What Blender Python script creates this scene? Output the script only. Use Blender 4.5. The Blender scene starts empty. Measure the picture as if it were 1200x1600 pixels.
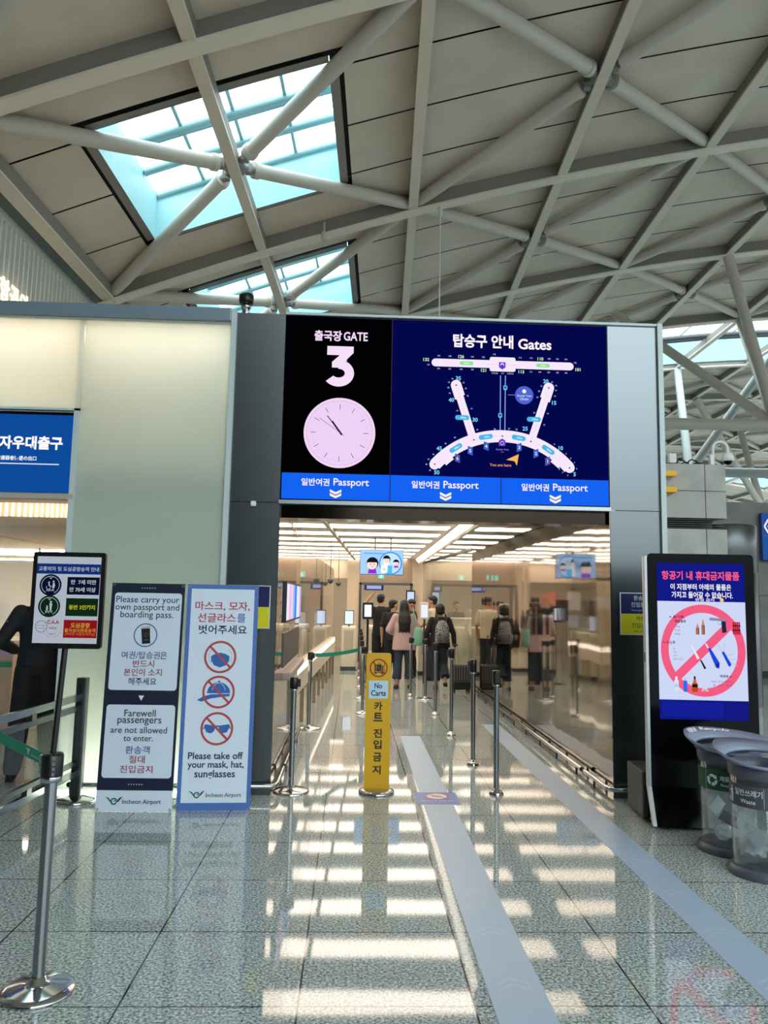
import bpy, bmesh, math, random
from mathutils import Vector, Matrix, noise
random.seed(7)
SC = bpy.context.scene
COL = SC.collection
PI = math.pi

# ------------------------------------------------------------------ camera, world, exposure
CAM_H = 1.63
F_PX, PITCH, YAW, ROLL = 1190.51, 0.115128, 0.0383275, 0.0188467
cam_d = bpy.data.cameras.new('camera')
cam_d.sensor_fit = 'HORIZONTAL'; cam_d.sensor_width = 36.0; cam_d.lens = 36.0 * F_PX / 1200.0
cam_d.clip_start = 0.05; cam_d.clip_end = 600
cam = bpy.data.objects.new('camera', cam_d); COL.objects.link(cam)
_f = Vector((math.sin(YAW) * math.cos(PITCH), math.cos(YAW) * math.cos(PITCH), math.sin(PITCH)))
_r = Vector((math.cos(YAW), -math.sin(YAW), 0)); _u = _r.cross(_f)
_r2 = math.cos(ROLL) * _r + math.sin(ROLL) * _u; _u2 = -math.sin(ROLL) * _r + math.cos(ROLL) * _u
_m = Matrix((_r2, _u2, -_f)).transposed().to_4x4(); _m.translation = (0, 0, CAM_H)
cam.matrix_world = _m
SC.camera = cam

world = bpy.data.worlds.new('daylight'); SC.world = world; world.use_nodes = True
_bg = world.node_tree.nodes['Background']
SKY_UP, SKY_LOW, GROUND = 6.5, 0.85, 0.70           # overcast sky: bright overhead, dimmer to the horizon, dull ground
_nt = world.node_tree; _tc = _nt.nodes.new('ShaderNodeTexCoord'); _sp = _nt.nodes.new('ShaderNodeSeparateXYZ'); _rp = _nt.nodes.new('ShaderNodeValToRGB')
_ma = _nt.nodes.new('ShaderNodeMath'); _ma.operation = 'MULTIPLY_ADD'; _ma.inputs[1].default_value = .5; _ma.inputs[2].default_value = .5
_nt.links.new(_tc.outputs['Generated'], _sp.inputs[0]); _nt.links.new(_sp.outputs[2], _ma.inputs[0]); _nt.links.new(_ma.outputs[0], _rp.inputs[0])
for _k, (_p, _v) in enumerate(((.46, GROUND), (.52, SKY_LOW), (.66, SKY_UP * .6), (.80, SKY_UP))):
    _e = _rp.color_ramp.elements[_k] if _k < 2 else _rp.color_ramp.elements.new(_p)
    _e.position = _p; _e.color = (.86 * _v, .97 * _v, 1.0 * _v, 1)
_nt.links.new(_rp.outputs[0], _bg.inputs[0]); _bg.inputs[1].default_value = 1.0
SC.view_settings.view_transform = 'Standard'; SC.view_settings.look = 'None'
SC.view_settings.exposure = 0.0; SC.view_settings.gamma = 1.0; SC.view_settings.use_curve_mapping = False
SC.cycles.use_denoising = True
SC.cycles.max_bounces = 10; SC.cycles.diffuse_bounces = 4; SC.cycles.glossy_bounces = 5
SC.cycles.transmission_bounces = 6; SC.cycles.transparent_max_bounces = 12
SC.cycles.caustics_reflective = False; SC.cycles.caustics_refractive = False
SC.cycles.sample_clamp_indirect = 6.0

STRIP_POWER = 6.0      # emission of the corridor ceiling's light strips
COVE_POWER = 24.0
FLOOR_COVE_POWER = 20.0

# ------------------------------------------------------------------ materials
def lin(h):
    if isinstance(h, (tuple, list)): return tuple(h[:3])
    h = h.lstrip('#'); c = [int(h[i:i + 2], 16) / 255 for i in (0, 2, 4)]
    return tuple(x / 12.92 if x <= .04045 else ((x + .055) / 1.055) ** 2.4 for x in c)
_mats = {}
def pr(h, rough=.5, metal=0., spec=.5, key=None):
    k = key or ('pr', h, rough, metal, spec)
    if k in _mats: return _mats[k]
    m = bpy.data.materials.new('paint_%s' % (str(h).lstrip('#')[:12])); m.use_nodes = True
    b = m.node_tree.nodes['Principled BSDF']
    b.inputs['Base Color'].default_value = (*lin(h), 1); b.inputs['Roughness'].default_value = rough
    b.inputs['Metallic'].default_value = metal; b.inputs['Specular IOR Level'].default_value = spec
    _mats[k] = m; return m
def em(h, s=1.0):
    k = ('em', h, s)
    if k in _mats: return _mats[k]
    m = bpy.data.materials.new('glow_%s' % str(h).lstrip('#')); m.use_nodes = True
    nt = m.node_tree; nt.nodes.clear()
    o = nt.nodes.new('ShaderNodeOutputMaterial'); e = nt.nodes.new('ShaderNodeEmission')
    e.inputs[0].default_value = (*lin(h), 1); e.inputs[1].default_value = s
    nt.links.new(e.outputs[0], o.inputs[0]); _mats[k] = m; return m
def nodemat(name):
    m = bpy.data.materials.new(name); m.use_nodes = True
    nt = m.node_tree; return m, nt, nt.nodes['Principled BSDF'], nt.nodes['Material Output']
def schlick(nt, f0=.04):
    lw = nt.nodes.new('ShaderNodeLayerWeight'); lw.inputs[0].default_value = .5
    pw = nt.nodes.new('ShaderNodeMath'); pw.operation = 'POWER'; pw.inputs[1].default_value = 5.0; nt.links.new(lw.outputs['Facing'], pw.inputs[0])
    ma = nt.nodes.new('ShaderNodeMath'); ma.operation = 'MULTIPLY_ADD'; ma.inputs[1].default_value = 1 - f0; ma.inputs[2].default_value = f0; nt.links.new(pw.outputs[0], ma.inputs[0])
    return ma
def glass_mat(name, tint=(.93, .97, .95), ior=1.45, gloss=.02, milk=0.):
    m, nt, b, out = nodemat(name); nt.nodes.remove(b)
    tr = nt.nodes.new('ShaderNodeBsdfTransparent'); tr.inputs[0].default_value = (*tint, 1)
    gl = nt.nodes.new('ShaderNodeBsdfGlossy'); gl.inputs['Roughness'].default_value = gloss
    fr = schlick(nt)
    mx = nt.nodes.new('ShaderNodeMixShader')
    nt.links.new(fr.outputs[0], mx.inputs[0]); nt.links.new(tr.outputs[0], mx.inputs[1]); nt.links.new(gl.outputs[0], mx.inputs[2])
    last = mx
    if milk:
        df = nt.nodes.new('ShaderNodeBsdfTranslucent'); df.inputs[0].default_value = (.85, .9, .9, 1)
        dd = nt.nodes.new('ShaderNodeBsdfDiffuse'); dd.inputs[0].default_value = (.8, .85, .86, 1)
        m1 = nt.nodes.new('ShaderNodeMixShader'); m1.inputs[0].default_value = .5
        nt.links.new(df.outputs[0], m1.inputs[1]); nt.links.new(dd.outputs[0], m1.inputs[2])
        m2 = nt.nodes.new('ShaderNodeMixShader'); m2.inputs[0].default_value = milk
        nt.links.new(mx.outputs[0], m2.inputs[1]); nt.links.new(m1.outputs[0], m2.inputs[2]); last = m2
    nt.links.new(last.outputs[0], out.inputs[0]); return m

def granite():
    m, nt, b, out = nodemat('granite_tile'); N = nt.nodes.new; L = nt.links.new
    tc = N('ShaderNodeTexCoord')
    n1 = N('ShaderNodeTexNoise'); n1.inputs['Scale'].default_value = 75; n1.inputs['Detail'].default_value = 3.0; n1.inputs['Roughness'].default_value = .65
    L(tc.outputs['Object'], n1.inputs['Vector'])
    rp = N('ShaderNodeValToRGB'); e = rp.color_ramp.elements
    e[0].position = .36; e[0].color = (*lin('#525c5c'), 1); e[1].position = .62; e[1].color = (*lin('#dde7e6'), 1)
    x = rp.color_ramp.elements.new(.5); x.color = (*lin('#a5b1b0'), 1)
    L(n1.outputs['Fac'], rp.inputs[0])
    sp = N('ShaderNodeSeparateXYZ'); L(tc.outputs['Object'], sp.inputs[0])
    def joint(sock, off, step, w):
        a = N('ShaderNodeMath'); a.operation = 'SUBTRACT'; a.inputs[1].default_value = off; L(sock, a.inputs[0])
        d = N('ShaderNodeMath'); d.operation = 'DIVIDE'; d.inputs[1].default_value = step; L(a.outputs[0], d.inputs[0])
        f = N('ShaderNodeMath'); f.operation = 'FRACT'; L(d.outputs[0], f.inputs[0])
        c = N('ShaderNodeMath'); c.operation = 'LESS_THAN'; c.inputs[1].default_value = w / step; L(f.outputs[0], c.inputs[0])
        return c.outputs[0]
    j1 = joint(sp.outputs[0], -.188 - 20 * .7155, .7155, .008); j2 = joint(sp.outputs[1], 3.972 - 60 * .6935, .6935, .0075)
    mx = N('ShaderNodeMath'); mx.operation = 'MAXIMUM'; L(j1, mx.inputs[0]); L(j2, mx.inputs[1])
    mc = N('ShaderNodeMixRGB'); mc.inputs[2].default_value = (*lin('#23282a'), 1)
    L(mx.outputs[0], mc.inputs[0]); L(rp.outputs[0], mc.inputs[1]); L(mc.outputs[0], b.inputs['Base Color'])
    b.inputs['Roughness'].default_value = .045; b.inputs['IOR'].default_value = 1.65
    n2 = N('ShaderNodeTexNoise'); n2.inputs['Scale'].default_value = 1.7; n2.inputs['Detail'].default_value = 1
    L(tc.outputs['Object'], n2.inputs['Vector'])
    bp = N('ShaderNodeBump'); bp.inputs['Strength'].default_value = .012; bp.inputs['Distance'].default_value = .05
    L(n2.outputs['Fac'], bp.inputs['Height']); L(bp.outputs[0], b.inputs['Normal'])
    return m
def mirror_wall():
    m, nt, b, out = nodemat('bronze_mirror_steel'); N = nt.nodes.new; L = nt.links.new
    b.inputs['Base Color'].default_value = (.385, .335, .29, 1); b.inputs['Metallic'].default_value = 1; b.inputs['Roughness'].default_value = .05
    tc = N('ShaderNodeTexCoord'); mp = N('ShaderNodeMapping'); mp.inputs['Scale'].default_value = (1, 1.1, .35)
    L(tc.outputs['Object'], mp.inputs[0])
    n = N('ShaderNodeTexNoise'); n.inputs['Scale'].default_value = 2.2; n.inputs['Detail'].default_value = .5
    L(mp.outputs[0], n.inputs['Vector'])
    bp = N('ShaderNodeBump'); bp.inputs['Strength'].default_value = .06; bp.inputs['Distance'].default_value = .06
    L(n.outputs['Fac'], bp.inputs['Height']); L(bp.outputs[0], b.inputs['Normal']); return m
def brushed(name, col, rough=.34):
    m, nt, b, out = nodemat(name); N = nt.nodes.new; L = nt.links.new
    b.inputs['Metallic'].default_value = 1; b.inputs['Base Color'].default_value = (*col, 1); b.inputs['Roughness'].default_value = rough
    tc = N('ShaderNodeTexCoord'); mp = N('ShaderNodeMapping'); mp.inputs['Scale'].default_value = (220, 220, 1.5)
    L(tc.outputs['Object'], mp.inputs[0])
    n = N('ShaderNodeTexNoise'); n.inputs['Scale'].default_value = 1; n.inputs['Detail'].default_value = 2; L(mp.outputs[0], n.inputs['Vector'])
    bp = N('ShaderNodeBump'); bp.inputs['Strength'].default_value = .06; bp.inputs['Distance'].default_value = .002
    L(n.outputs['Fac'], bp.inputs['Height']); L(bp.outputs[0], b.inputs['Normal']); return m
def mottled(name, c1, c2, scale, rough=.6, detail=4):
    m, nt, b, out = nodemat(name); N = nt.nodes.new; L = nt.links.new
    tc = N('ShaderNodeTexCoord'); n = N('ShaderNodeTexNoise'); n.inputs['Scale'].default_value = scale; n.inputs['Detail'].default_value = detail
    L(tc.outputs['Object'], n.inputs['Vector']); rp = N('ShaderNodeValToRGB')
    rp.color_ramp.elements[0].position = .35; rp.color_ramp.elements[1].position = .65
    rp.color_ramp.elements[0].color = (*lin(c1), 1); rp.color_ramp.elements[1].color = (*lin(c2), 1)
    L(n.outputs['Fac'], rp.inputs[0]); L(rp.outputs[0], b.inputs['Base Color']); b.inputs['Roughness'].default_value = rough; return m
def frosted():
    m, nt, b, out = nodemat('frosted_glass'); N = nt.nodes.new; L = nt.links.new; nt.nodes.remove(b)
    t = N('ShaderNodeBsdfTranslucent'); t.inputs[0].default_value = (.86, .87, .84, 1)
    d = N('ShaderNodeBsdfDiffuse'); d.inputs[0].default_value = (.60, .70, .65, 1)
    g = N('ShaderNodeBsdfGlossy'); g.inputs['Roughness'].default_value = .12
    fr = schlick(nt)
    m1 = N('ShaderNodeMixShader'); m1.inputs[0].default_value = .42; L(t.outputs[0], m1.inputs[1]); L(d.outputs[0], m1.inputs[2])
    m2 = N('ShaderNodeMixShader'); L(fr.outputs[0], m2.inputs[0]); L(m1.outputs[0], m2.inputs[1]); L(g.outputs[0], m2.inputs[2])
    L(m2.outputs[0], out.inputs[0]); return m

M = dict(
    granite=granite(), mirror=mirror_wall(),
    steel=brushed('brushed_steel', (.19, .212, .226), .27), chrome=pr('#b9bdc0', .12, 1.), polesteel=pr('#8f9498', .2, 1.),
    darksteel=pr('#5d6163', .3, 1.), trim=pr('#c9d6d8', .35, .0), headerblue=pr('#8496a3', .4, .3),
    black=pr('#0b0c0e', .35), gloss_black=pr('#050608', .12, 0., .16), lintel=pr('#3a322c', .12, 1.), rubber=pr('#1a1b1d', .6), white=pr('#e8e8e6', .45), offwhite=pr('#d9d3c8', .5),
    cream=pr('#d8c8b2', .55), panel=mottled('roof_panel', '#d3c4b5', '#ddcfc0', .6, .7), beam=pr('#e6dacb', .5), seamdark=pr('#2a2a2a', .8),
    tube=pr('#cbc3b9', .45), wellwhite=pr('#a2d1d7', .5), mullion=pr('#93bcc4', .45), fascia=pr('#6c7573', .5),
    slat=pr('#f1eee8', .5), slatgap=pr('#7f7a74', .7), stone=mottled('pale_stone', '#a5a5a0', '#b4b4af', 3, .6),
    dstone=mottled('grey_stone', '#6d6f69', '#7a7c76', 2, .6), glass=glass_mat('clear_glass', (.93, .96, .94)), skyglass=glass_mat('skylight_glass', (.96, .99, .99)),
    binplastic=glass_mat('clear_bin_plastic', (.95, .97, .97), 1.4, .05, .03), bag=glass_mat('clear_bin_bag', (.97, .98, .98), 1.35, .15, .13),
    frost=frosted(), green=pr('#1f9478', .6), collar=pr('#8d99b0', .35, .1), binrim=pr('#50545f', .4), paper=pr('#eef1f3', .7), greypaper=pr('#a9aeb5', .7),
    skin=pr('#b98a6e', .55), hair=pr('#0d0b0b', .45), warmstrip=em((1.0, .86, .70), STRIP_POWER), cove=em((1.0, .88, .74), COVE_POWER), floorcove=em((.93, 1.0, .86), FLOOR_COVE_POWER), roomstrip=em((1.0, .86, .70), 24.0),
)

# ------------------------------------------------------------------ mesh helpers
class MB:
    def __init__(s): s.v = []; s.f = []; s.m = []; s.sm = []; s.mats = []
    def mi(s, m):
        if m not in s.mats: s.mats.append(m)
        return s.mats.index(m)
    def add(s, vs, fs, m, smooth=False):
        b = len(s.v); i = s.mi(m); s.v += [tuple(v) for v in vs]
        for f in fs: s.f.append([b + k for k in f]); s.m.append(i); s.sm.append(smooth)
        return s
    def poly(s, pts, m): return s.add(pts, [list(range(len(pts)))], m)
    def box(s, a, b, m, bev=0.):
        x0, y0, z0 = [min(p, q) for p, q in zip(a, b)]; x1, y1, z1 = [max(p, q) for p, q in zip(a, b)]
        if bev <= 0:
            return s.add([(x0, y0, z0), (x1, y0, z0), (x1, y1, z0), (x0, y1, z0), (x0, y0, z1), (x1, y0, z1), (x1, y1, z1), (x0, y1, z1)],
                         [(3, 2, 1, 0), (4, 5, 6, 7), (0, 1, 5, 4), (1, 2, 6, 5), (2, 3, 7, 6), (3, 0, 4, 7)], m)
        bm = bmesh.new(); bmesh.ops.create_cube(bm, size=1)
        for v in bm.verts: v.co = Vector(((x0 + x1) / 2 + v.co.x * (x1 - x0), (y0 + y1) / 2 + v.co.y * (y1 - y0), (z0 + z1) / 2 + v.co.z * (z1 - z0)))
        bmesh.ops.bevel(bm, geom=list(bm.edges), offset=min(bev, .45 * min(x1 - x0, y1 - y0, z1 - z0)), segments=2, profile=.5, affect='EDGES')
        return s.bm(bm, m)
    def bm(s, bm, m, smooth=False):
        bm.verts.ensure_lookup_table()
        for i, v in enumerate(bm.verts): v.index = i
        s.add([v.co[:] for v in bm.verts], [[v.index for v in f.verts] for f in bm.faces], m, smooth); bm.free(); return s
    def tube(s, p, q, r0, m, r1=None, n=16, cap=True):
        p = Vector(p); q = Vector(q); r1 = r0 if r1 is None else r1; d = (q - p).normalized()
        a = d.orthogonal().normalized(); b = d.cross(a)
        vs = [p + (a * math.cos(t) + b * math.sin(t)) * r0 for t in [2 * PI * k / n for k in range(n)]] + [q + (a * math.cos(t) + b * math.sin(t)) * r1 for t in [2 * PI * k / n for k in range(n)]]
        s.add(vs, [(k, (k + 1) % n, n + (k + 1) % n, n + k) for k in range(n)], m, True)
        if cap: s.add(vs[:n], [list(range(n))[::-1]], m); s.add(vs[n:], [list(range(n))], m)
        return s
    def path(s, pts, r, m, n=10, flat=None):
        pts = [Vector(p) for p in pts]; rings = []; up = None
        for i, p in enumerate(pts):
            d = (pts[min(i + 1, len(pts) - 1)] - pts[max(i - 1, 0)]).normalized()
            if up is None: up = d.orthogonal().normalized()
            up = (up - d * up.dot(d)).normalized(); b = d.cross(up)
            rr = r[i] if isinstance(r, (list, tuple)) else r
            rings.append([p + (up * math.cos(t) + b * math.sin(t)) * rr for t in [2 * PI * k / n for k in range(n)]])
        vs = [v for g in rings for v in g]; fs = []
        for i in range(len(pts) - 1):
            for k in range(n): fs.append((i * n + k, i * n + (k + 1) % n, (i + 1) * n + (k + 1) % n, (i + 1) * n + k))
        s.add(vs, fs, m, True); s.add(rings[0], [list(range(n))[::-1]], m); s.add(rings[-1], [list(range(n))], m); return s
    def lathe(s, prof, c, m, n=32, sx=1., sy=1., smooth=True):
        vs = []; fs = []
        for r, z in prof:
            for k in range(n):
                t = 2 * PI * k / n; vs.append((c[0] + r * sx * math.cos(t), c[1] + r * sy * math.sin(t), c[2] + z))
        for i in range(len(prof) - 1):
            for k in range(n): fs.append((i * n + k, i * n + (k + 1) % n, (i + 1) * n + (k + 1) % n, (i + 1) * n + k))
        s.add(vs, fs, m, smooth)
        if prof[0][0] > 1e-6: s.add(vs[:n], [list(range(n))[::-1]], m)
        if prof[-1][0] > 1e-6: s.add(vs[-n:], [list(range(n))], m)
        return s
    def prism(s, poly, y0, y1, m):         # polygon in x,z extruded along y
        n = len(poly); vs = [(x, y0, z) for x, z in poly] + [(x, y1, z) for x, z in poly]
        s.add(vs, [list(range(n)), list(range(2 * n - 1, n - 1, -1))] + [(k, n + k, n + (k + 1) % n, (k + 1) % n) for k in range(n)], m); return s
    def prismx(s, poly, x0, x1, m):        # polygon in y,z extruded along x
        n = len(poly); vs = [(x0, y, z) for y, z in poly] + [(x1, y, z) for y, z in poly]
        s.add(vs, [list(range(n)), list(range(2 * n - 1, n - 1, -1))] + [(k, n + k, n + (k + 1) % n, (k + 1) % n) for k in range(n)], m); return s
    def ell(s, c, r, m, rot=None, nu=20, nv=12):
        R = rot.to_matrix() if rot is not None else Matrix.Identity(3); c = Vector(c); vs = [c + R @ Vector((0, 0, -r[2]))]; fs = []
        for i in range(1, nv):
            ph = -PI / 2 + PI * i / nv
            for k in range(nu):
                t = 2 * PI * k / nu; vs.append(c + R @ Vector((r[0] * math.cos(ph) * math.cos(t), r[1] * math.cos(ph) * math.sin(t), r[2] * math.sin(ph))))
        vs.append(c + R @ Vector((0, 0, r[2]))); L = len(vs) - 1
        for k in range(nu): fs.append((0, 1 + (k + 1) % nu, 1 + k)); fs.append((L, L - nu + k, L - nu + (k + 1) % nu))
        for i in range(nv - 2):
            for k in range(nu): a = 1 + i * nu; fs.append((a + k, a + (k + 1) % nu, a + nu + (k + 1) % nu, a + nu + k))
        return s.add(vs, fs, m, True)
    def mesh(s, name):
        me = bpy.data.meshes.new(name); me.from_pydata(s.v, [], s.f)
        for m in s.mats: me.materials.append(m)
        me.polygons.foreach_set('material_index', s.m); me.polygons.foreach_set('use_smooth', s.sm); me.update(); return me
    def build(s, name, parent=None, loc=None, rz=0.):
        o = bpy.data.objects.new(name, s.mesh(name)); COL.objects.link(o)
        if loc is not None: o.location = loc
        o.rotation_euler[2] = rz
        if parent is not None: o.parent = parent
        return o
def rrect(x0, z0, x1, z1, r, n=6, corners=(1, 1, 1, 1)):
    out = []
    for i, (cx, cz, a) in enumerate(((x1 - r, z1 - r, 0), (x0 + r, z1 - r, 90), (x0 + r, z0 + r, 180), (x1 - r, z0 + r, 270))):
        if corners[i]: out += [(cx + r * math.cos(math.radians(a + 90 * k / n)), cz + r * math.sin(math.radians(a + 90 * k / n))) for k in range(n + 1)]
        else: out.append(((x1, z1), (x0, z1), (x0, z0), (x1, z0))[i])
    return out

def tag(o, label, cat, group=None, kind=None):
    o['label'] = label; o['category'] = cat
    if group: o['group'] = group
    if kind: o['kind'] = kind
    return o
def thing(name, label, cat, loc=(0, 0, 0), rz=0., group=None):
    o = bpy.data.objects.new(name, None); COL.objects.link(o); o.empty_display_size = .1
    o.location = loc; o.rotation_euler = (0, 0, rz); return tag(o, label, cat, group)
def struct(o): o['kind'] = 'structure'; return o
def copy_tree(o, parent=None):
    c = o.copy(); COL.objects.link(c)
    if parent is not None: c.parent = parent
    for ch in [x for x in bpy.data.objects if x.parent == o]: copy_tree(ch, c)
    return c

# ------------------------------------------------------------------ flat artwork (prints and screens)
_tc = {}
def glyphs(body, bold, spacing=1.):
    k = (body, bold, spacing)
    if k in _tc: return _tc[k]
    c = bpy.data.curves.new('lettering', 'FONT'); c.body = body; c.size = 1; c.resolution_u = 3; c.offset = bold; c.space_character = spacing
    o = bpy.data.objects.new('lettering', c); COL.objects.link(o); bpy.context.view_layer.update()
    me = bpy.data.meshes.new_from_object(o.evaluated_get(bpy.context.evaluated_depsgraph_get()))
    vs = [(v.co.x, v.co.y) for v in me.vertices]; fs = [list(p.vertices) for p in me.polygons]
    bpy.data.objects.remove(o); bpy.data.curves.remove(c); bpy.data.meshes.remove(me)
    _tc[k] = (vs, fs); return _tc[k]
class Art(MB):
    """flat print: x right, z up, the viewer at -y; each layer sits a hair in front of the last"""
    STEP = .0007
    def __init__(s, emit=0., rough=.5): super().__init__(); s.y = 0.; s.e = emit; s.ro = rough
    def M(s, h): return em(h, s.e) if s.e else pr(h, s.ro)
    def up(s, n=1): s.y -= s.STEP * n; return s
    def P(s, pts, h): return s.add([(x, s.y, z) for x, z in pts], [list(range(len(pts)))], s.M(h))
    def rect(s, x0, z0, x1, z1, h): return s.P([(x0, z0), (x1, z0), (x1, z1), (x0, z1)], h)
    def rr(s, x0, z0, x1, z1, r, h): return s.P(rrect(x0, z0, x1, z1, r), h)
    def disc(s, x, z, r, h, n=40, rz=None): rz = rz or r; return s.P([(x + r * math.cos(2 * PI * k / n), z + rz * math.sin(2 * PI * k / n)) for k in range(n)], h)
    def ring(s, x, z, r, w, h, n=48, a0=0., a1=360., rz=None):
        rz = rz or r; A = [math.radians(a0 + (a1 - a0) * k / n) for k in range(n + 1)]
        vs = [(x + r * math.cos(a), s.y, z + rz * math.sin(a)) for a in A] + [(x + (r - w) * math.cos(a), s.y, z + (rz - w) * math.sin(a)) for a in A]
        return s.add(vs, [(k, k + 1, n + 2 + k, n + 1 + k) for k in range(n)], s.M(h))
    def line(s, p, q, w, h):
        d = Vector((q[0] - p[0], q[1] - p[1])); d.normalize(); nx, nz = -d.y * w / 2, d.x * w / 2
        return s.P([(p[0] + nx, p[1] + nz), (p[0] - nx, p[1] - nz), (q[0] - nx, q[1] - nz), (q[0] + nx, q[1] + nz)], h)
    def dots(s, p, q, n, r, h):
        for k in range(n): t = k / max(1, n - 1); s.disc(p[0] + (q[0] - p[0]) * t, p[1] + (q[1] - p[1]) * t, r, h, 8)
        return s
    def text(s, body, x, z, h, w=None, ht=None, al='c', bold=0., rot=0., sp=1.):
        vs, fs = glyphs(body, bold, sp); xs = [v[0] for v in vs]; zs = [v[1] for v in vs]
        x0, x1, z0, z1 = min(xs), max(xs), min(zs), max(zs)
        sx = (w / (x1 - x0)) if w else ht / (z1 - z0); sz = (ht / (z1 - z0)) if ht else sx
        ox = {'c': (x0 + x1) / 2, 'l': x0, 'r': x1}[al]; oz = (z0 + z1) / 2; c, n = math.cos(rot), math.sin(rot)
        P = [((vx - ox) * sx, (vz - oz) * sz) for vx, vz in vs]
        return s.add([(x + a * c - b * n, s.y, z + a * n + b * c) for a, b in P], fs, s.M(h))
def airport_logo(a, x, z, k):
    """the bird-wing mark, about 0.085*k wide, centred at x,z"""
    a.P([(x - .046 * k, z + .020 * k), (x - .028 * k, z + .015 * k), (x - .014 * k, z - .001 * k), (x - .008 * k, z - .016 * k), (x - .020 * k, z - .004 * k), (x - .032 * k, z + .010 * k)], '#3b3f45')
    a.P([(x + .046 * k, z + .022 * k), (x + .030 * k, z + .016 * k), (x + .014 * k, z - .002 * k), (x + .006 * k, z - .012 * k), (x + .026 * k, z - .004 * k), (x + .036 * k, z + .010 * k)], '#3b3f45')
    a.ring(x + .001 * k, z - .003 * k, .018 * k, .008 * k, '#1e7a72', 24, 30, 330)
    a.P([(x - .006 * k, z - .004 * k), (x + .012 * k, z - .002 * k), (x + .018 * k, z + .006 * k), (x + .004 * k, z + .002 * k)], '#1e7a72')

# ================================================================== SETTING
GY = 6.60                                            # front face of the gate wall
b = MB(); b.box((-40, -25, -.2), (70, 140, 0), M['granite']); struct(b.build('floor'))

# ---- gate wall: steel pillars, header, lintel
b = MB()
b.box((-1.09, GY, 0), (-.657, GY + .5, 2.452), M['steel']); b.box((-1.09, GY, 2.458), (-.657, GY + .5, 4.155), M['steel'])
b.box((2.252, GY, 0), (2.702, GY + .5, 2.452), M['steel']); b.box((2.252, GY, 2.458), (2.702, GY + .5, 4.155), M['steel'])
b.box((-1.085, GY + .01, 2.45), (-.66, GY + .4, 2.46), M['seamdark']); b.box((2.256, GY + .01, 2.45), (2.698, GY + .4, 2.46), M['seamdark'])
b.box((-.657, GY + .06, 2.46), (2.252, GY + .5, 4.155), M['darksteel'])
struct(b.build('wall_front'))
b = MB(); b.box((-1.135, GY - .03, 0), (-1.09, GY + .5, 4.17), M['trim']); struct(b.build('trim_1'))
b = MB(); b.box((2.702, GY - .03, 0), (2.748, GY + .5, 4.17), M['trim']); b.box((-.657, GY - .02, 4.148), (2.702, GY + .5, 4.17), M['trim']); struct(b.build('trim_2'))
b = MB(); b.box((-9, GY - .05, 4.062), (-1.135, GY + .6, 4.18), M['headerblue'], .01); b.box((-9, GY - .01, 4.045), (-1.135, GY + .3, 4.062), M['offwhite']); struct(b.build('trim_3'))
b = MB(); b.box((-.657, GY + .06, 2.33), (2.252, GY + .3, 2.46), M['lintel']); struct(b.build('trim_4'))
b = MB(); b.box((-2.455, GY - .03, 0), (-2.412, GY + .12, 3.235), M['trim']); b.box((-9, GY - .03, 3.214), (-2.412, GY + .12, 3.235), M['trim']); struct(b.build('trim_5'))
# frosted glass, lit from a cavity behind it
b = MB(); b.box((-2.412, GY, .03), (-1.137, GY + .012, 4.045), M['frost']); struct(b.build('window_1'))
b = MB(); b.box((-9, GY, 3.236), (-2.416, GY + .012, 4.045), M['frost']); struct(b.build('window_2'))
b = MB(); b.box((-2.45, GY + .55, 0), (-1.12, GY + .6, 4.03), pr('#c3c6bd', .6)); b.box((-2.46, GY + .02, 0), (-2.44, GY + .55, 4.03), M['cream']); b.box((-1.134, GY + .02, 0), (-1.12, GY + .55, 4.03), M['cream'])
b.box((-2.44, GY + .10, 2.42), (-1.14, GY + .30, 2.70), pr('#8fa3a5', .5)); struct(b.build('wall_cavity'))  # added box blocks cavity light so the glass shows a soft darker band
b = MB(); b.box((-9, GY + .55, 3.21), (-2.46, GY + .6, 4.03), pr('#cfcbc0', .6)); b.box((-9, GY + .125, 3.2), (-2.46, GY + .6, 3.21), M['offwhite']); struct(b.build('wall_cavity_upper'))
b = MB(); b.box((-9, GY + .013, 4.035), (-1.1, GY + .6, 4.06), M['cream']); struct(b.build('trim_6'))
b = MB(); b.box((-9, GY + .125, 2.47), (-2.46, GY + .6, 3.2), M['offwhite']); struct(b.build('wall_header'))
t = thing('light_strip', 'warm hidden light strip glowing at the top behind the frosted glass', 'light', (-5, GY + .28, 4.0))
MB().box((-4, -.1, -.0), (3.86, .1, .02), M['cove']).build('lamp', t)
t = thing('light_strip', 'warm hidden light strip glowing at floor level behind the frosted glass', 'light', (-1.8, GY + .3, .02))
MB().box((-.6, -.2, .0), (.6, .2, .02), M['floorcove']).build('lamp', t)

# added dark block behind the photographer, darkening what the left steel pillar reflects
b = MB(); b.box((-14, -10, 0), (-.2, -9, 11.5), pr('#4e5759', .5)); struct(b.build('dark_reflection_block'))

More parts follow.
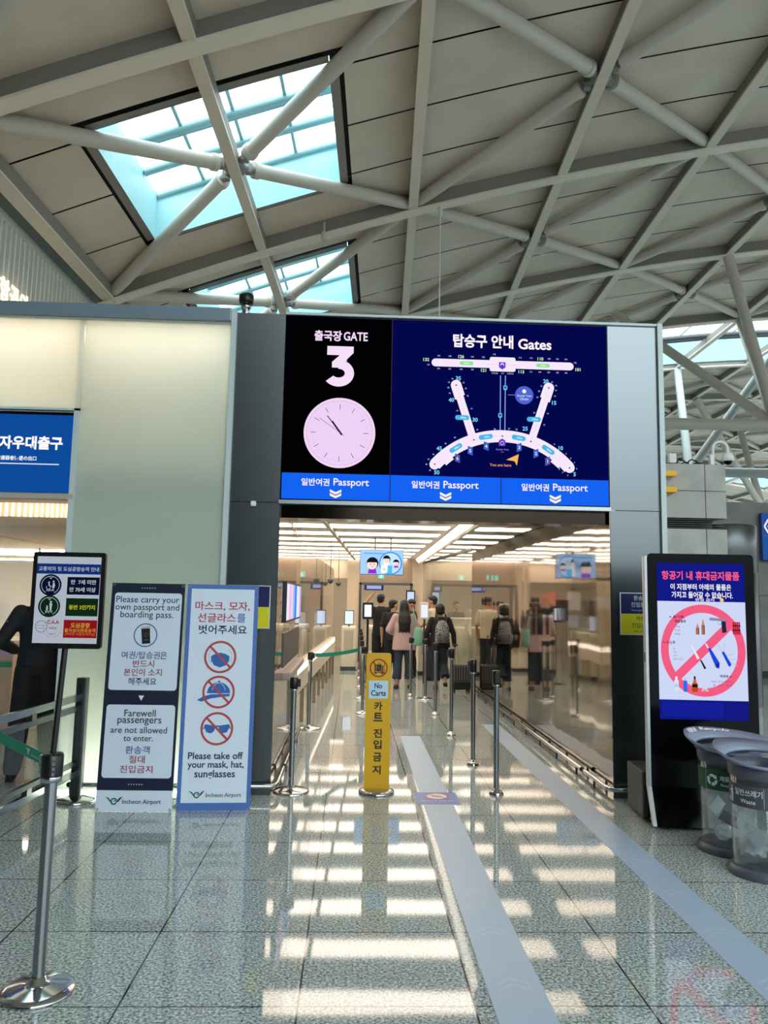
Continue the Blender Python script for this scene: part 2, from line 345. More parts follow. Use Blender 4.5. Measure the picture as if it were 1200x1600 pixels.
# ---- corridor: mirror walls, ceiling, end wall
b = MB(); b.box((2.245, GY + .004, 0), (2.30, 14.42, 2.73), M['mirror']); struct(b.build('wall_right'))
b = MB(); b.box((-.70, GY + .004, 0), (-.650, 9.4, 2.73), M['mirror']); b.box((-.70, 9.38, 0), (-2.3, 9.4, 2.73), M['cream']); struct(b.build('wall_left'))
CZ = 2.73
b = MB(); b.box((-2.3, 6.9, CZ), (2.7, 21, CZ + .1), pr('#e0d8cc', .5)); b.box((2.7, 14.42, CZ), (5.9, 21, CZ + .1), pr('#e0d8cc', .5)); b.box((-9, 7.3, 2.27), (-2.3, 21, 2.35), pr('#e2d5c4', .5))
b.box((-9, 7.21, 4.0), (2.7, 26.5, 4.1), M['cream']); b.box((2.7, 14, 2.9), (6.0, 26.5, 3.0), M['cream']); struct(b.build('ceiling_corridor'))
b = MB(); b.box((-2.36, 7.2, 0), (-2.3, 21, 4.0), M['cream']); struct(b.build('wall_divider'))
b = MB(); b.box((5.9, 14.0, 0), (6.0, 26.5, 2.9), M['cream']); b.box((2.70, 7.1, 0), (2.748, 14.42, 4.0), M['cream']); b.box((2.7, 14.36, 0), (6, 14.42, 2.9), M['cream']); struct(b.build('wall_side'))
# light strips across the corridor ceiling
k = 0; y = 7.55
while y < 20.9:
    o = MB().box((-2.0, y - .23, CZ - .012), (1.42, y + .23, CZ - .001), M['warmstrip']).build('ceiling_light')
    tag(o, 'long warm light strip running across the corridor ceiling', 'ceiling light', 'corridor ceiling strips')
    o2 = MB().box((1.86, y - .23, CZ - .012), (2.243 if y < 14.5 else 5.6, y + .23, CZ - .001), M['warmstrip']).build('ceiling_light')
    tag(o2, 'warm ceiling strip beyond the sloped light trough on the right', 'ceiling light', 'right-hand ceiling strips')
    y += 1.30
# long troughs
t = thing('light_trough', 'long glowing trough along the right of the corridor ceiling', 'ceiling light', (0, 0, 0))
b = MB(); b.poly([(1.44, 9, CZ - .02), (1.52, 9, CZ - .16), (1.72, 19.9, CZ - .16), (1.62, 19.9, CZ - .02)], pr('#e6dccf', .5))
b.poly([(1.52, 9, CZ - .16), (1.76, 9, CZ - .02), (1.93, 19.9, CZ - .02), (1.72, 19.9, CZ - .16)], pr('#d8cdbf', .5)); b.build('channel', t)
b = MB(); b.poly([(1.435, 9, CZ - .03), (1.50, 9, CZ - .13), (1.70, 19.9, CZ - .13), (1.615, 19.9, CZ - .03)], em((1, .86, .7), 3.0)); b.build('diffuser', t)
t = thing('light_trough', 'thin angled trough along the left of the corridor ceiling', 'ceiling light', (0, 0, 0))
MB().path([(-.46, 9.5, CZ - .04), (.02, 20.0, CZ - .04)], .035, pr('#cdbfae', .5), 4).build('channel', t)

# end of the corridor
b = MB()
b.box((-.16, 20.4, 0), (.16, 20.8, CZ), pr('#d6c4b0', .5)); b.box((1.58, 20.4, 0), (1.92, 20.8, CZ), pr('#dccab6', .5)); b.box((.16, 20.5, 2.08), (1.58, 20.8, CZ), pr('#b8a28e', .5))
b.box((-6, 20.9, 2.2), (-.16, 21, CZ), pr('#d3c3b0', .5)); b.box((1.92, 20.9, 2.2), (6, 21, CZ), pr('#d3c3b0', .5))
struct(b.build('wall_back'))
b = MB(); b.box((-6, 26.4, 0), (6, 26.5, 4), pr('#e0d2c0', .6)); struct(b.build('wall_far_room'))
b = MB(); b.box((-6, 21, 2.9), (6, 26.4, 3.0), pr('#d5cabb', .5)); struct(b.build('ceiling_far_room'))
for i in range(3):
    o = MB().box((-5.5, 22 + i * 1.5 - .1, 2.885), (5.5, 22 + i * 1.5 + .1, 2.898), M['warmstrip']).build('ceiling_light')
    tag(o, 'ceiling strip in the room beyond the end doorway', 'ceiling light', 'far room ceiling strips')
# door frame at the end
b = MB()
for x in (.16, 1.52): b.box((x, 20.36, 0), (x + .06, 20.5, 2.08), M['darksteel'])
b.box((.16, 20.36, 2.03), (1.58, 20.5, 2.09), M['darksteel']); struct(b.build('door_1'))

# ---- left interior seen under the blue screen
b = MB(); b.box((-4.12, 7.2, 2.27), (-4.05, 14, 3.2), M['slatgap'])
for i in range(40): yy = 7.3 + i * .165; b.box((-4.05, yy, 2.31), (-3.985, yy + .085, 3.2), pr('#ead9c6', .5))
b.box((-4.08, 7.2, 2.26), (-3.97, 14, 2.32), pr('#d9c9b6', .5)); struct(b.build('wall_slatted_bulkhead'))
b = MB(); b.box((-4.04, 7.3, 3.3), (-2.4, 14, 3.36), M['offwhite']); struct(b.build('ceiling_recess'))
o = MB().box((-3.1, 7.5, 3.28), (-2.75, 12, 3.3), M['roomstrip']).build('ceiling_light'); tag(o, 'warm light strip washing the white slats under the blue screen', 'ceiling light')
b = MB(); b.box((-9, 17, 0), (-2.36, 17.1, 2.3), pr('#c7b39b', .55)); struct(b.build('wall_left_room'))
for i, (yy, w) in enumerate(((11.6, .22), (12.6, .06), (14.6, .08))):
    o = MB().box((-9, yy - w, 2.245), (-2.4, yy + w, 2.268), M['roomstrip']).build('ceiling_light')
    tag(o, ('wide', 'thin nearer', 'thin farther')[i] + ' bright cove strip on the ceiling left of the poster stand', 'ceiling light')

# ================================================================== ROOF
RA = math.radians(2.2319)
def gz(v): return 15 + .287 * (v - .8) - .0046 * (v - .8) ** 2
ROOT = bpy.data.objects.new('roof', None); COL.objects.link(ROOT); ROOT.rotation_euler[2] = -RA; struct(ROOT)
LV = [-9.55 + 5.17 * i for i in range(15)]           # cross-beam lines
GU = [25.14 + 9.87 * i for i in range(-4, 20)]       # girder lines
def gi(n): return GU[n + 3]                           # gi(1)=25.14
SKY_BAYS = [-1, 0, 1, 2]
def is_strip(u): return gi(3) + .3 < u < gi(4) - .3 or gi(8) < u < gi(9)
# underside panels (one continuous lining) with gaps at the seams
b = MB(); OFF = .58
vs_ = []; v = LV[0]
for i in range(14): vs_ += [LV[i] + 5.17 * j / 3 for j in range(3)]
us_ = []
for n in range(len(GU) - 1): us_ += [(GU[n] + 9.87 * j / 4, GU[n] + 9.87 * (j + 1) / 4) for j in range(4)]
def lining(va, vb, ua, ub, m=None):
    steps = max(1, int((vb - va) / 1.2))
    for q in range(steps):
        a_, b_ = va + (vb - va) * q / steps, va + (vb - va) * (q + 1) / steps
        b.add([(a_, ua, gz(a_) + OFF), (b_, ua, gz(b_) + OFF), (b_, ub, gz(b_) + OFF), (a_, ub, gz(a_) + OFF)], [(0, 3, 2, 1)], m or M['panel'])
SV0, SV1 = -7.42, -1.6
SKY = {}
for n in SKY_BAYS: SKY[n] = (gi(n) + 9.87 / 2 - 2.78, gi(n) + 9.87 / 2 + 2.78)
for ua, ub in us_:
    um = (ua + ub) / 2
    if is_strip(um):
        lining(-9.9, 6.0, ua + .035, ub - .035); continue
    cut = [(SKY[n][0] - .33, SKY[n][1] + .33) for n in SKY if SKY[n][0] - .33 < ub and SKY[n][1] + .33 > ua]
    for i in range(14):
        va, vb = LV[i] + .03, LV[i + 1] - .03 if i < 13 else LV[i] + 5
        if i == 0: va -= .35
        if not cut or i > 1: lining(va, vb, ua + .035, ub - .035); continue
        s0, s1 = max(cut[0][0], ua + .035), min(cut[0][1], ub - .035)
        o0, o1 = max(SV0 - .36, va), min(SV1 + .36, vb)
        if ua + .025 < s0: lining(va, vb, ua + .035, s0)
        if s1 < ub - .025: lining(va, vb, s1, ub - .035)
        if va < o0: lining(va, o0, s0, s1)
        if o1 < vb: lining(o1, vb, s0, s1)
o = b.build('ceiling', ROOT); struct(o)
# dark deck above the lining, open over the skylights
b = MB(); OFF = .70
for ua, ub in us_:
    um = (ua + ub) / 2
    if is_strip(um): continue
    cut = [SKY[n] for n in SKY if SKY[n][0] < ub and SKY[n][1] > ua]
    if not cut: lining(-10.4, 63, ua, ub, M['seamdark']); continue
    s0, s1 = max(cut[0][0], ua), min(cut[0][1], ub)
    if ua < s0: lining(-10.4, 63, ua, s0, M['seamdark'])
    if s1 < ub: lining(-10.4, 63, s1, ub, M['seamdark'])
    lining(-10.4, SV0 - .02, s0, s1, M['seamdark']); lining(SV1 + .02, 63, s0, s1, M['seamdark'])
struct(b.build('ceiling_deck', ROOT))
# skylights
def skylight(n):
    u0, u1 = SKY[n]; b = MB(); T = 2.0
    def q(v, z0, z1, ua, ub, m): b.add([(v, ua, gz(v) + z0), (v, ub, gz(v) + z0), (v, ub, gz(v) + z1), (v, ua, gz(v) + z1)], [(0, 1, 2, 3)], m)
    q(SV0, .5, T, u0, u1, M['wellwhite']); q(SV1, .5, T, u0, u1, M['wellwhite'])
    for u in (u0, u1):
        for k in range(6):
            a_, c_ = SV0 + (SV1 - SV0) * k / 6, SV0 + (SV1 - SV0) * (k + 1) / 6
            b.add([(a_, u, gz(a_) + .5), (c_, u, gz(c_) + .5), (c_, u, gz(c_) + T), (a_, u, gz(a_) + T)], [(0, 1, 2, 3)], M['wellwhite'])
    for uu, sg in ((u0, 1), (u1, -1)):                # grey rim round the opening
        for k in range(6):
            a_, c_ = SV0 + (SV1 - SV0) * k / 6, SV0 + (SV1 - SV0) * (k + 1) / 6
            b.add([(a_, uu, gz(a_) + .53), (c_, uu, gz(c_) + .53), (c_, uu - sg * .22, gz(c_) + .53), (a_, uu - sg * .22, gz(a_) + .53)], [(0, 1, 2, 3)], pr('#8d8580', .7))
    for vv, sg in ((SV0, 1), (SV1, -1)):
        b.add([(vv, u0, gz(vv) + .53), (vv, u1, gz(vv) + .53), (vv - sg * .24, u1, gz(vv - sg * .24) + .53), (vv - sg * .24, u0, gz(vv - sg * .24) + .53)], [(0, 1, 2, 3)], pr('#8d8580', .7))
    w = struct(b.build('skylight_well', ROOT))
    b = MB()
    for k in range(1, 4):                              # glazing bars
        v = SV0 + (SV1 - SV0) * k / 4; b.tube((v, u0, gz(v) + T), (v, u1, gz(v) + T), .065, M['mullion'], n=4)
    for k in range(9):
        u = u0 + (u1 - u0) * k / 8
        if k % 2 == 0:
            if k in (2, 4): b.path([(SV0 + (SV1 - SV0) * j / 6, u + .26, gz(SV0 + (SV1 - SV0) * j / 6) + T - .05) for j in range(7)], .05, M['mullion'], 4)
            b.path([(SV0 + (SV1 - SV0) * j / 6, u, gz(SV0 + (SV1 - SV0) * j / 6) + T - .05) for j in range(7)], .1 if k in (2, 3, 5) else .14, M['mullion'], 4)
    struct(b.build('skylight_frame', ROOT))
    b = MB()
    for k in range(6):
        a_, c_ = SV0 + (SV1 - SV0) * k / 6, SV0 + (SV1 - SV0) * (k + 1) / 6
        b.add([(a_, u0, gz(a_) + T + .08), (c_, u0, gz(c_) + T + .08), (c_, u1, gz(c_) + T + .08), (a_, u1, gz(a_) + T + .08)], [(0, 1, 2, 3)], M['skyglass'])
    struct(b.build('window_skylight', ROOT))
for n in SKY_BAYS: skylight(n)
# long glazed strip between two far girders
for na, nb in ((3, 4), (8, 9)):
    b = MB(); V = [6 + 1.9 * k for k in range(31)]
    def ribbon(u0, z0, u1, z1, m):
        for k in range(30):
            a_, c_ = V[k], V[k + 1]
            b.add([(a_, u0, gz(a_) + z0), (c_, u0, gz(c_) + z0), (c_, u1, gz(c_) + z1), (a_, u1, gz(a_) + z1)], [(0, 1, 2, 3)], m)
    ua, ub = gi(na) + .25, gi(nb) - .25; um = (ua + ub) / 2
    ribbon(ub, .4, ub, 2.2, M['wellwhite']); ribbon(ua, .4, ua, 2.2, M['wellwhite'])
    b.add([(6, ua, gz(6) + .5), (6, ub, gz(6) + .5), (6, ub, gz(6) + 2.3), (6, ua, gz(6) + 2.3)], [(0, 1, 2, 3)], M['wellwhite'])
    struct(b.build('skylight_well', ROOT))
    b = MB(); b.path([(v, ua + 4.3, gz(v) + .7) for v in V], .2, pr('#4c5052', .5), 4); b.path([(v, ua + 5.0, gz(v) + .72) for v in V], .12, pr('#4c5052', .5), 4)
    for k in range(0, 30, 2): b.tube((V[k], ua, gz(V[k]) + 2.15), (V[k], ub, gz(V[k]) + 2.15), .06, M['mullion'], n=4)
    struct(b.build('skylight_frame', ROOT))
    b = MB(); ribbon(ua, 2.25, ub, 2.25, M['skyglass']); struct(b.build('window_skylight', ROOT))
# girders (curved, with a flange), cross beams, tubes
def curved(name, u, w, z0, z1, m, v0=-9.9, v1=60, step=1.3):
    b = MB(); n = int((v1 - v0) / step); R = []
    for i in range(n + 1):
        v = v0 + (v1 - v0) * i / n; g = gz(v); R.append([(v, u - w, g + z0), (v, u + w, g + z0), (v, u + w, g + z1), (v, u - w, g + z1)])
    vs = [p for r in R for p in r]; fs = [(i * 4 + k, i * 4 + (k + 1) % 4, i * 4 + 4 + (k + 1) % 4, i * 4 + 4 + k) for i in range(n) for k in range(4)]
    b.add(vs, fs, m); b.add(R[0], [(0, 1, 2, 3)], m); b.add(R[-1], [(3, 2, 1, 0)], m); return b
for n in range(-1, 18):
    u = gi(n); g = curved('roof_girder', u, .22, 0, .07, M['beam']); h = curved('x', u, .12, .06, .62, pr('#8a857e', .6)); g.add(h.v, h.f, pr('#8a857e', .6))
    struct(g.build('roof_girder', ROOT))
for i, v in enumerate(LV[:13]):
    b = MB(); g = gz(v); w = .16 if i else .22
    b.box((v - w, gi(-2), g + .06), (v + w, gi(16), g + .14), M['beam']); b.box((v - w * .8, gi(-2), g + .14), (v + w * .8, gi(16), g + .55), pr('#8a857e', .6)) ; struct(b.build('roof_beam', ROOT))
def strut(n, i, corner):
    cu, cv = gi(n) + 9.87 / 2, LV[i + 1]
    du, dv = ((0, 0), (1, 0), (0, 2), (1, 2))[corner]; a = Vector((LV[i + dv], gi(n + du), gz(LV[i + dv]) + .33)); c = Vector((cv, cu, gz(cv) + .30))
    d = (c - a).normalized(); b = MB(); b.tube(a + d * .25, c - d * .75, .2, M['tube'], n=20)
    b.tube(c - d * .78, c - d * .62, .235, M['tube'], n=20); b.box(tuple(c - d * .45 - Vector((.1, .1, .14))), tuple(c - d * .45 + Vector((.1, .1, .14))), pr('#8a8a86', .5), .02)
    b.tube(c - d * .65, c - d * .2, .11, pr('#8a8a86', .5), n=8)
    struct(b.build('roof_strut', ROOT))
CELLS = [(0, 0), (0, 2), (-1, 0), (-1, 2), (1, 0), (1, 2), (1, 4), (2, 2), (2, 4), (2, 6), (4, 2), (4, 4), (4, 6), (4, 8), (5, 4), (5, 6), (5, 8), (6, 6), (6, 8), (7, 8), (6, 10), (7, 10), (10, 10)]
for n, i in CELLS:
    for c in range(4): strut(n, i, c)
    cv, cu = LV[i + 1], gi(n) + 9.87 / 2; b = MB(); b.lathe([(.0, -.0), (.3, .0), (.3, .3), (0, .3)], (cv, cu, gz(cv) + .16), pr('#8a8a86', .5), 8); struct(b.build('roof_joint', ROOT))
# branching tubes and ties of the tree columns on the right
def W(x, y): return (x * math.cos(RA) - y * math.sin(RA), x * math.sin(RA) + y * math.cos(RA))
def tubes(name, pts, r, m=None):
    for p, q in pts: struct(MB().tube(p, q, r, m or M['tube'], n=16).build(name, ROOT))
NA = (18.3, gi(2), 10.1); NB = (18.2, 45.0, 9.6); NC = (33, 66, 10.2)
tubes('column_branch', [(NA, (LV[5], gi(2), gz(LV[5]) + .1)), (NA, (12.6, gi(3) - 4, gz(12.6))), (NA, (LV[7], gi(2), gz(LV[7]))), (NA, (LV[6], gi(3), gz(LV[6])))], .24)
tubes('column_branch', [(NB, (6.5, 45.2, gz(6.5))), (NB, (25.5, 46, gz(25.5))), (NB, (LV[6], gi(4), gz(LV[6])))], .26, pr('#9fa8a8', .45))
tubes('column_branch', [(NC, (LV[7], 64, gz(LV[7]))), (NC, (LV[10], 64, gz(LV[10]))), (NC, (LV[9] - 2, 74, gz(LV[9]))), ((24.5, 74, 17), (33, 66, 6))], .3)
tubes('roof_tie', [((2, gi(2), 10.1), (40, gi(2), 10.1))], .28); tubes('roof_tie', [(NB, (48, 45, 9.6))], .3, pr('#9fa8a8', .45)); tubes('roof_tie', [((14, 66, 10.2), (60, 66, 10.2))], .3)
for p, r in ((NA, .3), (NB, .32), (NC, .34)): struct(MB().tube((p[0], p[1], 0), (p[0], p[1], p[2] + .2), r, M['tube'], n=20).build('column', ROOT))
# left edge: sloping fascia and the white slatted wall under it
b = MB(); b.add([(-9.75, -12, gz(-9.75) + .5), (-10.35, -12, 11.75), (-10.35, 110, 11.75), (-9.75, 110, gz(-9.75) + .5)], [(0, 1, 2, 3)], M['fascia'])
b.add([(-9.3, -12, gz(-9.3) - .05), (-9.75, -12, gz(-9.75) + .5), (-9.75, 110, gz(-9.75) + .5), (-9.3, 110, gz(-9.3) - .05)], [(0, 1, 2, 3)], M['beam'])
struct(b.build('trim_roof_edge', ROOT))
b = MB(); b.box((-10.75, -12, 0), (-10.7, 110, 11.6), M['slatgap']); b.box((-10.7, -12, 11.62), (-10.3, 110, 11.8), pr('#d9dfde', .4))
u = 5.
while u < 45: b.box((-10.68, u, 4), (-10.42, u + .075, 11.63), M['slat']); u += .272
struct(b.build('wall_slatted', ROOT))
a = Art(0); vs, fs = glyphs('항공의', .03); a.add([(-10.395, 19.55 + x * .60, 9.52 + z * .70) for x, z in vs], fs, em((1.0, .88, .55), 3.0))
o = a.build('wall_lettering', None, None, -RA); tag(o, 'glowing yellow letters on the white slatted wall above the frosted glass', 'sign')
# thin hanger rod from the second girder
p = Matrix.Rotation(-RA, 4, 'Z') @ Vector((1.75, gi(1), 0))
o = MB().tube((p.x, p.y, gz(1.75)), (p.x, p.y, 4.6), .022, M['white'], n=8).tube((p.x, p.y, gz(1.75) - .35), (p.x, p.y, gz(1.75)), .07, M['beam'], n=8).build('hanger_rod')
tag(o, 'thin pale rod hanging from the roof girder behind the display', 'rod')
p = Matrix.Rotation(-RA, 4, 'Z') @ Vector((-2.25, gi(1) - .3, 0))
o = MB().tube((p.x, p.y, gz(-2.25) - .28), (p.x, p.y, gz(-2.25) + .02), .10, M['tube'], n=14).tube((p.x, p.y, gz(-2.25)), (p.x, p.y, gz(-2.25) + .4), .03, M['tube'], n=8).build('roof_speaker')
tag(o, 'small grey cylinder hanging under the roof girder above the gate', 'speaker')
# stone block on the right, beyond the gate wall
b = MB(); b.box((2.75, 12, 0), (6.0, 14, 2.86), M['stone']); b.box((2.75, 12, 3.04), (6.0, 14, 3.92), M['stone']); b.box((2.75, 12.3, 2.86), (5.9, 13.9, 3.04), M['black'])
for x in (5.66,): b.box((x - .004, 11.996, 0), (x + .004, 12.01, 2.86), M['seamdark']); b.box((x - .004, 11.996, 3.04), (x + .004, 12.01, 3.92), M['seamdark'])
b.box((2.75, 11.996, 3.476), (6.0, 12.01, 3.484), M['seamdark']); b.box((2.75, 11.996, 2.26), (6.0, 12.01, 2.266), pr('#8a8a85', .7))
struct(b.build('wall_stone_block'))
t = thing('air_vent', 'black louvred air slot in the grey stone block', 'vent', (5.0, 12, 2.86))
for k in range(5): MB().prismx([(.0, .015 + k * .034), (.1, .025 + k * .034), (.1, .032 + k * .034), (0, .022 + k * .034)], .0, .95, pr('#4a4d50', .4)).build('louvre', t)
b = MB(); b.lathe([(.52, 0), (.52, 2.2), (.515, 2.205), (.52, 2.21), (.52, 2.98), (.50, 3.0), (0, 3.0)], (6.36, 12.85, 0), M['darksteel'], 48); struct(b.build('column'))
b = MB(); b.box((6.4, 17.6, 0), (16, 18, 4.1), M['dstone']); b.box((6.4, 17.58, 2.9), (16, 17.6, 2.91), M['seamdark']); b.box((6.4, 17.58, 1.9), (16, 17.6, 1.91), M['seamdark']); b.box((6.4, 17.57, 0), (16, 17.6, .16), M['seamdark']); struct(b.build('wall_far'))

# ================================================================== BIG DISPLAY OVER THE GATE
t = thing('video_wall', 'large dark video wall over the gate with clock, gate number and terminal map', 'screen', (-.657, GY, 2.48))
MB().box((0, 0, 0), (2.909, .06, 1.668), M['gloss_black']).build('housing', t)
MB().box((-.005, -.03, -.035), (2.909, .05, -.002), pr('#b4bcc0', .35, .8)).build('bottom_rim', t)
PINK = '#f6defa'; NAVY = '#04074a'
a = Art(1.0); a.rect(.012, .242, .952, 1.655, '#020204'); a.up()
a.text('출국장', .382, 1.487, PINK, w=.245, ht=.098, bold=.028); a.text('GATE', .628, 1.487, PINK, w=.215, ht=.082, bold=.022)
zt, zb, xc = 1.393, 1.024, .494                       # the big numeral, drawn as a stroke
a.P([(xc - .117, zt), (xc + .118, zt), (xc + .118, zt - .058), (xc + .03, zt - .15), (xc - .035, zt - .15), (xc - .035, zt - .155), (xc - .0, zt - .082), (xc - .117, zt - .082)], PINK)
a.P([(xc + .118, zt - .058), (xc + .03, zt - .145), (xc - .072, zt - .145), (xc + .02, zt - .06)], PINK)
a.ring(xc - .012, zb + .122, .138, .082, PINK, 44, -143, 92, rz=.122); a.rect(xc - .072, zb + .172, xc - .01, zb + .226, PINK)
a.P([(xc - .072, zb + .226), (xc + .04, zb + .226), (xc + .06, zb + .236), (xc + .06, zt - .1), (xc - .072, zt - .145)], PINK)
a.disc(.505, .606, .315, '#f3d8f4', 72); a.up(); a.ring(.505, .606, .292, .006, '#dcb8e6', 72); a.disc(.505, .606, .284, '#eed3f6', 72); a.up()
for k in range(60):
    an = 2 * PI * k / 60; r1, r2, w = ((.258, .208, .0045) if k % 5 == 0 else (.256, .235, .0025))
    a.line((.505 + r1 * math.sin(an), .606 + r1 * math.cos(an)), (.505 + r2 * math.sin(an), .606 + r2 * math.cos(an)), w, '#3d2a46' if k % 5 == 0 else '#d7b6e2')
a.up(); hx, hz = .522, .593
a.line((hx, hz), (.436, .709), .016, '#17121f'); a.line((hx, hz), (.394, .757), .008, '#17121f'); a.up(); a.line((.546, .583), (.324, .735), .0035, '#4c3b56'); a.disc(hx, hz, .009, '#17121f', 12)
a.build('clock_screen', t, (0, -.002, 0))
a = Art(1.0); a.rect(.957, .242, 2.898, 1.655, NAVY); a.up()
a.text('탑승구 안내', 1.775, 1.480, '#fff6ff', w=.545, ht=.125, bold=.03); a.text('Gates', 2.243, 1.467, '#fff6ff', w=.302, ht=.098, bold=.022)
X = lambda x: x + .657
Z = lambda z: z - 2.48
WH = '#f7e9fb'
a.rr(X(.654), Z(3.716), X(1.938), Z(3.788), .0355, WH); a.up(); a.rr(X(1.177), Z(3.686), X(1.41), Z(3.818), .018, WH); a.up()
a.rr(X(.906), Z(3.735), X(1.03), Z(3.77), .017, '#8fe39a'); a.rr(X(1.598), Z(3.735), X(1.722), Z(3.77), .017, '#8fe39a')
a.dots((X(1.14), Z(3.749)), (X(1.43), Z(3.749)), 34, .0022, '#a99bd0'); a.up()
def tram(x, z, up=1):
    a.P([(x - .03, z - .03 * up), (x + .03, z - .03 * up), (x + .03, z + .018 * up), (x, z + .038 * up), (x - .03, z + .018 * up)], '#6a3fd0'); a.up()
    a.disc(x, z - .004 * up, .017, '#e6d9fb', 20); a.up(); a.rr(x - .012, z - .015, x + .012, z + .006, .004, '#4b2bb0')
tram(X(1.29), Z(3.742), -1)
a.text('450m', X(.968), Z(3.752), '#e6ffe8', ht=.017, bold=.02); a.text('450m', X(1.66), Z(3.752), '#e6ffe8', ht=.017, bold=.02)
LG, LB = '#bff5c9', '#7fd9f7'
for s_, x, z in (('132', .605, 3.775), ('126', .919, 3.812), ('121', 1.121, 3.692), ('110', 1.636, 3.813), ('113', 1.462, 3.688), ('101', 1.976, 3.724)): a.text(s_, X(x), Z(z), LG, ht=.03, bold=.025)
for s_, x, z in (('35', .895, 3.611), ('40', .834, 3.411), ('30', 1.047, 3.237), ('45', .730, 2.970), ('50', .711, 2.755), ('20', 1.684, 3.607), ('15', 1.757, 3.411), ('25', 1.495, 3.169), ('10', 1.814, 3.001), ('1', 1.799, 2.823), ('5', 1.936, 2.769)): a.text(s_, X(x), Z(z), LB, ht=.037, bold=.025)
SM = '#c3bfe6'
for s_, x, z in (('130', .718, 3.813), ('128', .818, 3.813), ('124', 1.02, 3.813), ('122', 1.12, 3.813), ('118', 1.218, 3.842), ('131', .625, 3.728), ('129', .717, 3.695), ('127', .818, 3.695), ('125', .92, 3.695), ('123', 1.02, 3.695), ('119/120', 1.222, 3.668), ('117', 1.293, 3.668), ('115/116', 1.362, 3.668), ('114', 1.452, 3.818), ('112', 1.552, 3.818), ('108', 1.715, 3.816), ('106', 1.79, 3.816), ('104', 1.868, 3.816), ('102', 1.952, 3.786), ('111', 1.55, 3.69), ('109', 1.63, 3.69), ('107', 1.71, 3.69), ('105', 1.79, 3.69), ('103', 1.868, 3.69)): a.text(s_, X(x), Z(z), SM, ht=.0135, bold=.02)
for s_, x, z in (('36', .842, 3.606), ('37', .812, 3.571), ('38', .806, 3.523), ('39', .819, 3.472), ('34', .942, 3.573), ('33', .962, 3.52), ('32', .98, 3.453), ('31', 1.015, 3.338), ('41', .886, 3.315), ('29', 1.067, 3.147), ('28', 1.223, 3.157), ('42', .868, 3.072), ('43', .785, 3.015), ('46', .678, 2.916), ('47', .637, 2.87), ('48', .618, 2.824), ('49', .65, 2.772), ('27', 1.352, 3.164), ('26', 1.418, 3.16), ('21', 1.644, 3.563), ('22', 1.622, 3.515), ('23', 1.606, 3.458), ('24', 1.577, 3.316), ('19', 1.74, 3.601), ('18', 1.776, 3.57), ('17', 1.776, 3.525), ('16', 1.765, 3.474), ('14', 1.7, 3.312), ('12', 1.668, 3.208), ('11', 1.757, 3.035), ('9', 1.862, 2.951), ('8', 1.903, 2.912), ('7', 1.937, 2.872), ('6', 1.955, 2.82), ('2', 1.828, 2.782), ('3', 1.874, 2.757)): a.text(s_, X(x), Z(z), '#a9c8ee', ht=.0135, bold=.02)
def arm(p, q, h0, h1, k0, k1):
    (x0, z0), (x1, z1) = p, q; d = Vector((x1 - x0, z1 - z0)); L_ = d.length; d.normalize(); n_ = Vector((-d.y, d.x))
    f = lambda s_, o_: (x0 + d.x * s_ + n_.x * o_, z0 + d.y * s_ + n_.y * o_)
    a.P([f(0, h0), f(L_ * k0, h0), f(L_ * k0, h1), f(L_, h1), f(L_, -h1), f(L_ * k1, -h1), f(L_ * k1, -h0), f(0, -h0)], WH); a.disc(x0, z0, h0, WH)
arm((X(.876), Z(3.547)), (X(1.022), Z(3.09)), .048, .034, .22, .26); arm((X(1.71), Z(3.547)), (X(1.56), Z(3.09)), .048, .034, .26, .22)
# the curved concourse: an arc through the two ends and the crown
cx, cz, RR = X(1.291), Z(2.305), .79
A0 = math.degrees(math.atan2(Z(2.826) - cz, X(1.891) - cx)); A1 = 180 - A0
a.ring(cx, cz, RR + .054, .108, WH, 60, A0, A1); a.disc(X(.691), Z(2.826), .046, WH); a.disc(X(1.891), Z(2.826), .046, WH)
for sg in (-1, 1):
    t0, t1 = (58, 46) if sg > 0 else (122, 134)
    a.ring(cx, cz, RR - .045, .03, WH, 12, t0 - 5 * sg, t1); a.up()
ar = lambda deg, r=RR: (cx + r * math.cos(math.radians(deg)), cz + r * math.sin(math.radians(deg)))
for k in range(70): dd = A0 + (A1 - A0) * k / 69; a.disc(*ar(dd), .0022, '#9a8fc0', 6)
a.dots((X(.876), Z(3.547)), (X(1.037), Z(3.054)), 36, .0022, '#9a8fc0'); a.dots((X(1.71), Z(3.547)), (X(1.546), Z(3.054)), 36, .0022, '#9a8fc0')
a.up()
for p in ((.876, 3.547), (1.037, 3.054), (.691, 2.826), (1.71, 3.547), (1.546, 3.053), (1.891, 2.825), (1.291, 3.095)): a.disc(X(p[0]), Z(p[1]), .0075, '#3d4f9c', 12)
def pill(x, z, s_, rot=0):
    P = rrect(-.063, -.022, .063, .022, .021); c, n_ = math.cos(rot), math.sin(rot)
    a.P([(X(x) + p * c - q * n_, Z(z) + p * n_ + q * c) for p, q in P], '#48b8e6'); a.up(); a.text(s_, X(x) + .01 * c, Z(z) + .01 * n_, '#d9f6ff', ht=.018, rot=rot, bold=.02); a.y += a.STEP
pill(.932, 3.253, '350m'); pill(1.574, 3.255, '350m'); pill(1.143, 3.084, '150m', .16); pill(1.437, 3.083, '150m', -.16); pill(.877, 2.976, '300m', .58); pill(1.701, 2.982, '300m', -.58)
